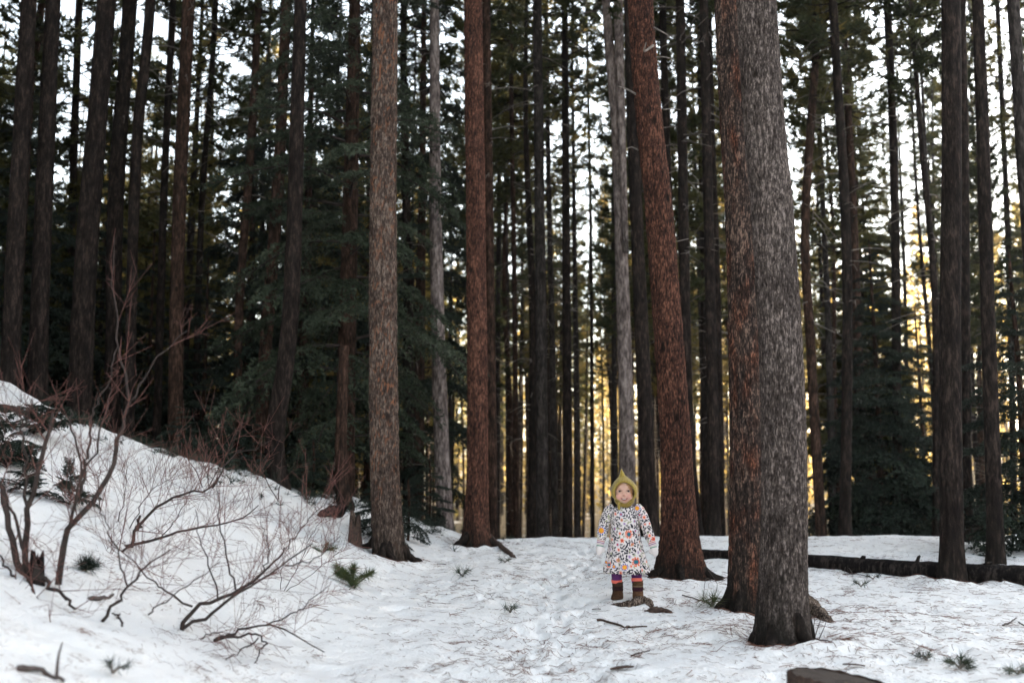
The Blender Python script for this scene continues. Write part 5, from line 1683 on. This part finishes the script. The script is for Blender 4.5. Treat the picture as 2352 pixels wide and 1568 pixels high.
        link('cuff', mesh_np('cuff', np.concatenate(CV), [grid_quads(40, 150, True)], [knitm], attrs={'col': np.concatenate(CC)}), kid)
        # mitten: a bag for four fingers and a thumb that leaves its side
        w0 = cp[-1]
        dm = (d0+np.array([.15*s*-1*0, -.12, -.25])); dm /= np.linalg.norm(dm)
        mp = w0+dm[None]*np.linspace(-.012, .082, 26)[:, None]
        t3, A3, B3 = frames(mp)
        xa = np.array([1.0, 0, 0])-dm*dm[0]; xa /= np.linalg.norm(xa); ya = np.cross(dm, xa)
        MV, MC = [], []
        th2 = np.linspace(0, 2*math.pi, 40, endpoint=False)
        for q in range(26):
            g = q/25
            w = np.interp(g, [0, .15, .4, .65, .85, .95, 1], [.024, .026, .030, .0285, .021, .012, .002])
            h = np.interp(g, [0, .15, .4, .65, .85, .95, 1], [.020, .020, .022, .020, .015, .009, .002])
            MV.append(mp[q]+np.cos(th2)[:, None]*w*xa+np.sin(th2)[:, None]*h*ya)
            MC.append(np.tile(wool['g'] if q in (6, 7) else wool['w'], (40, 1)))
        link('mitten', mesh_np('mitten', np.concatenate(MV), [grid_quads(26, 40, True)], [knitm], attrs={'col': np.concatenate(MC)}), kid)
        tb = w0+dm*.018+xa*(-s)*.016
        m2 = MB(); m2.tube(spline([tb, tb+xa*(-s)*.016+dm*.016-ya*.004, tb+xa*(-s)*.018+dm*.036-ya*.008], 10), [.010, .0125, .0125, .012, .012, .0115, .011, .009, .007, .003], 12)
        me2 = m2.mesh('mitten_thumb', [knitm], attrs={'col': np.tile(wool['w'], (m2.n, 1))})
        link('mitten_thumb', me2, kid)
    # --- leggings, bright sock band, boots
    legm = plain_mat('purple_leggings', (.085, .022, .105), (.125, .035, .15), 160, bmp=.3)
    bandm = plain_mat('coral_band', (.82, .15, .11), (.88, .20, .15), 80, bmp=.2)
    bootm = attr_mat('boot_suede', .95, 130, .5)
    for s in (-1, 1):
        xc = c(395 if s < 0 else 560, 0)[0]
        xb = c(401 if s < 0 else 567, 0)[0]
        th = np.linspace(0, 2*math.pi, 48, endpoint=False)
        lv = []
        for q in range(30):
            g = q/29
            z = .34-.225*g
            r = np.interp(g, [0, .5, .75, 1], [.055, .043, .0395, .038])*(1+.03*math.sin(q*1.5)*g)
            lv.append(np.stack([xc+(r*np.cos(th)), .002+r*.95*np.sin(th), np.full(48, z)+.004*np.cos(th*2+q)], 1))
        link('legging', mesh_np('legging', np.concatenate(lv), [grid_quads(30, 48, True)], [legm]), kid)
        zt_ = .138 if s < 0 else .148
        m2 = MB(); bv = []
        for q, (dz, r) in enumerate([(-.022, .0405), (-.012, .0415), (-.004, .0425), (.0, .0415), (.002, .038)]):
            bv.append(np.stack([xc+r*np.cos(th), .002+r*.96*np.sin(th), zt_+dz-.004*np.sin(th)*s], 1))
        link('sock_band', mesh_np('sock_band', np.concatenate(bv), [grid_quads(5, 48, True)], [bandm]), kid)
        # boot: shaft rings, then the foot pushed forward
        th = np.linspace(0, 2*math.pi, 72, endpoint=False)
        ztop = .128 if s < 0 else .136
        yaw = -.45 if s < 0 else .12
        BVv, BC = [], []
        nb_ = 60
        for q in range(nb_):
            g = q/(nb_-1)
            z = ztop*(1-g)
            r = np.interp(g, [0, .15, .35, .45, .55, .75, .9, 1], [.0415, .0425, .0415, .044, .040, .0415, .042, .039])
            fw = np.interp(g, [0, .5, .68, .82, .92, 1], [0, 0, .018, .050, .058, .056])       # length of the toe
            ca, sa = np.cos(th), np.sin(th)
            fwd = np.clip(-sa, 0, 1)
            X = r*ca*(1-.12*fwd*g); Yv = r*.98*sa-fw*fwd**1.2
            wr = 1+.035*np.sin(9*g*math.pi+1.5*ca+s)*(1-g)*.8
            X, Yv = X*wr, Yv*wr
            cy_, sy_ = math.cos(yaw), math.sin(yaw)
            # toe turned outwards
            Xr = X*cy_-Yv*sy_*1; Yr = X*sy_+Yv*cy_
            BVv.append(np.stack([xb+Xr, .004+Yr, np.full(72, z-.006)], 1))
            if s > 0:
                cc = [.085, .046, .022] if g < .27 else ([.15, .10, .065] if g < .33 else ([.035, .010, .016] if g < .56 else [.11, .055, .027]))
            else:
                cc = [.05, .026, .016] if g < .25 else ([.024, .010, .010] if g < .5 else [.062, .031, .016])
            if g > .94: cc = [.06, .035, .02]
            BC.append(np.tile(np.array(cc), (72, 1)))
        n0 = len(BVv)*72
        BVv.append(np.array([[xb, .004, -.006]])); BC.append(np.array([[.05, .03, .02]]))
        Tt = np.array([((nb_-1)*72+k, (nb_-1)*72+(k+1) % 72, n0) for k in range(72)])
        BC = np.concatenate(BC)*(1+.35*vnoise(np.concatenate(BVv)*90, 3)[:, None])
        link('boot', mesh_np('boot', np.concatenate(BVv), [grid_quads(nb_, 72, True), Tt], [bootm], attrs={'col': BC}), kid)
child()
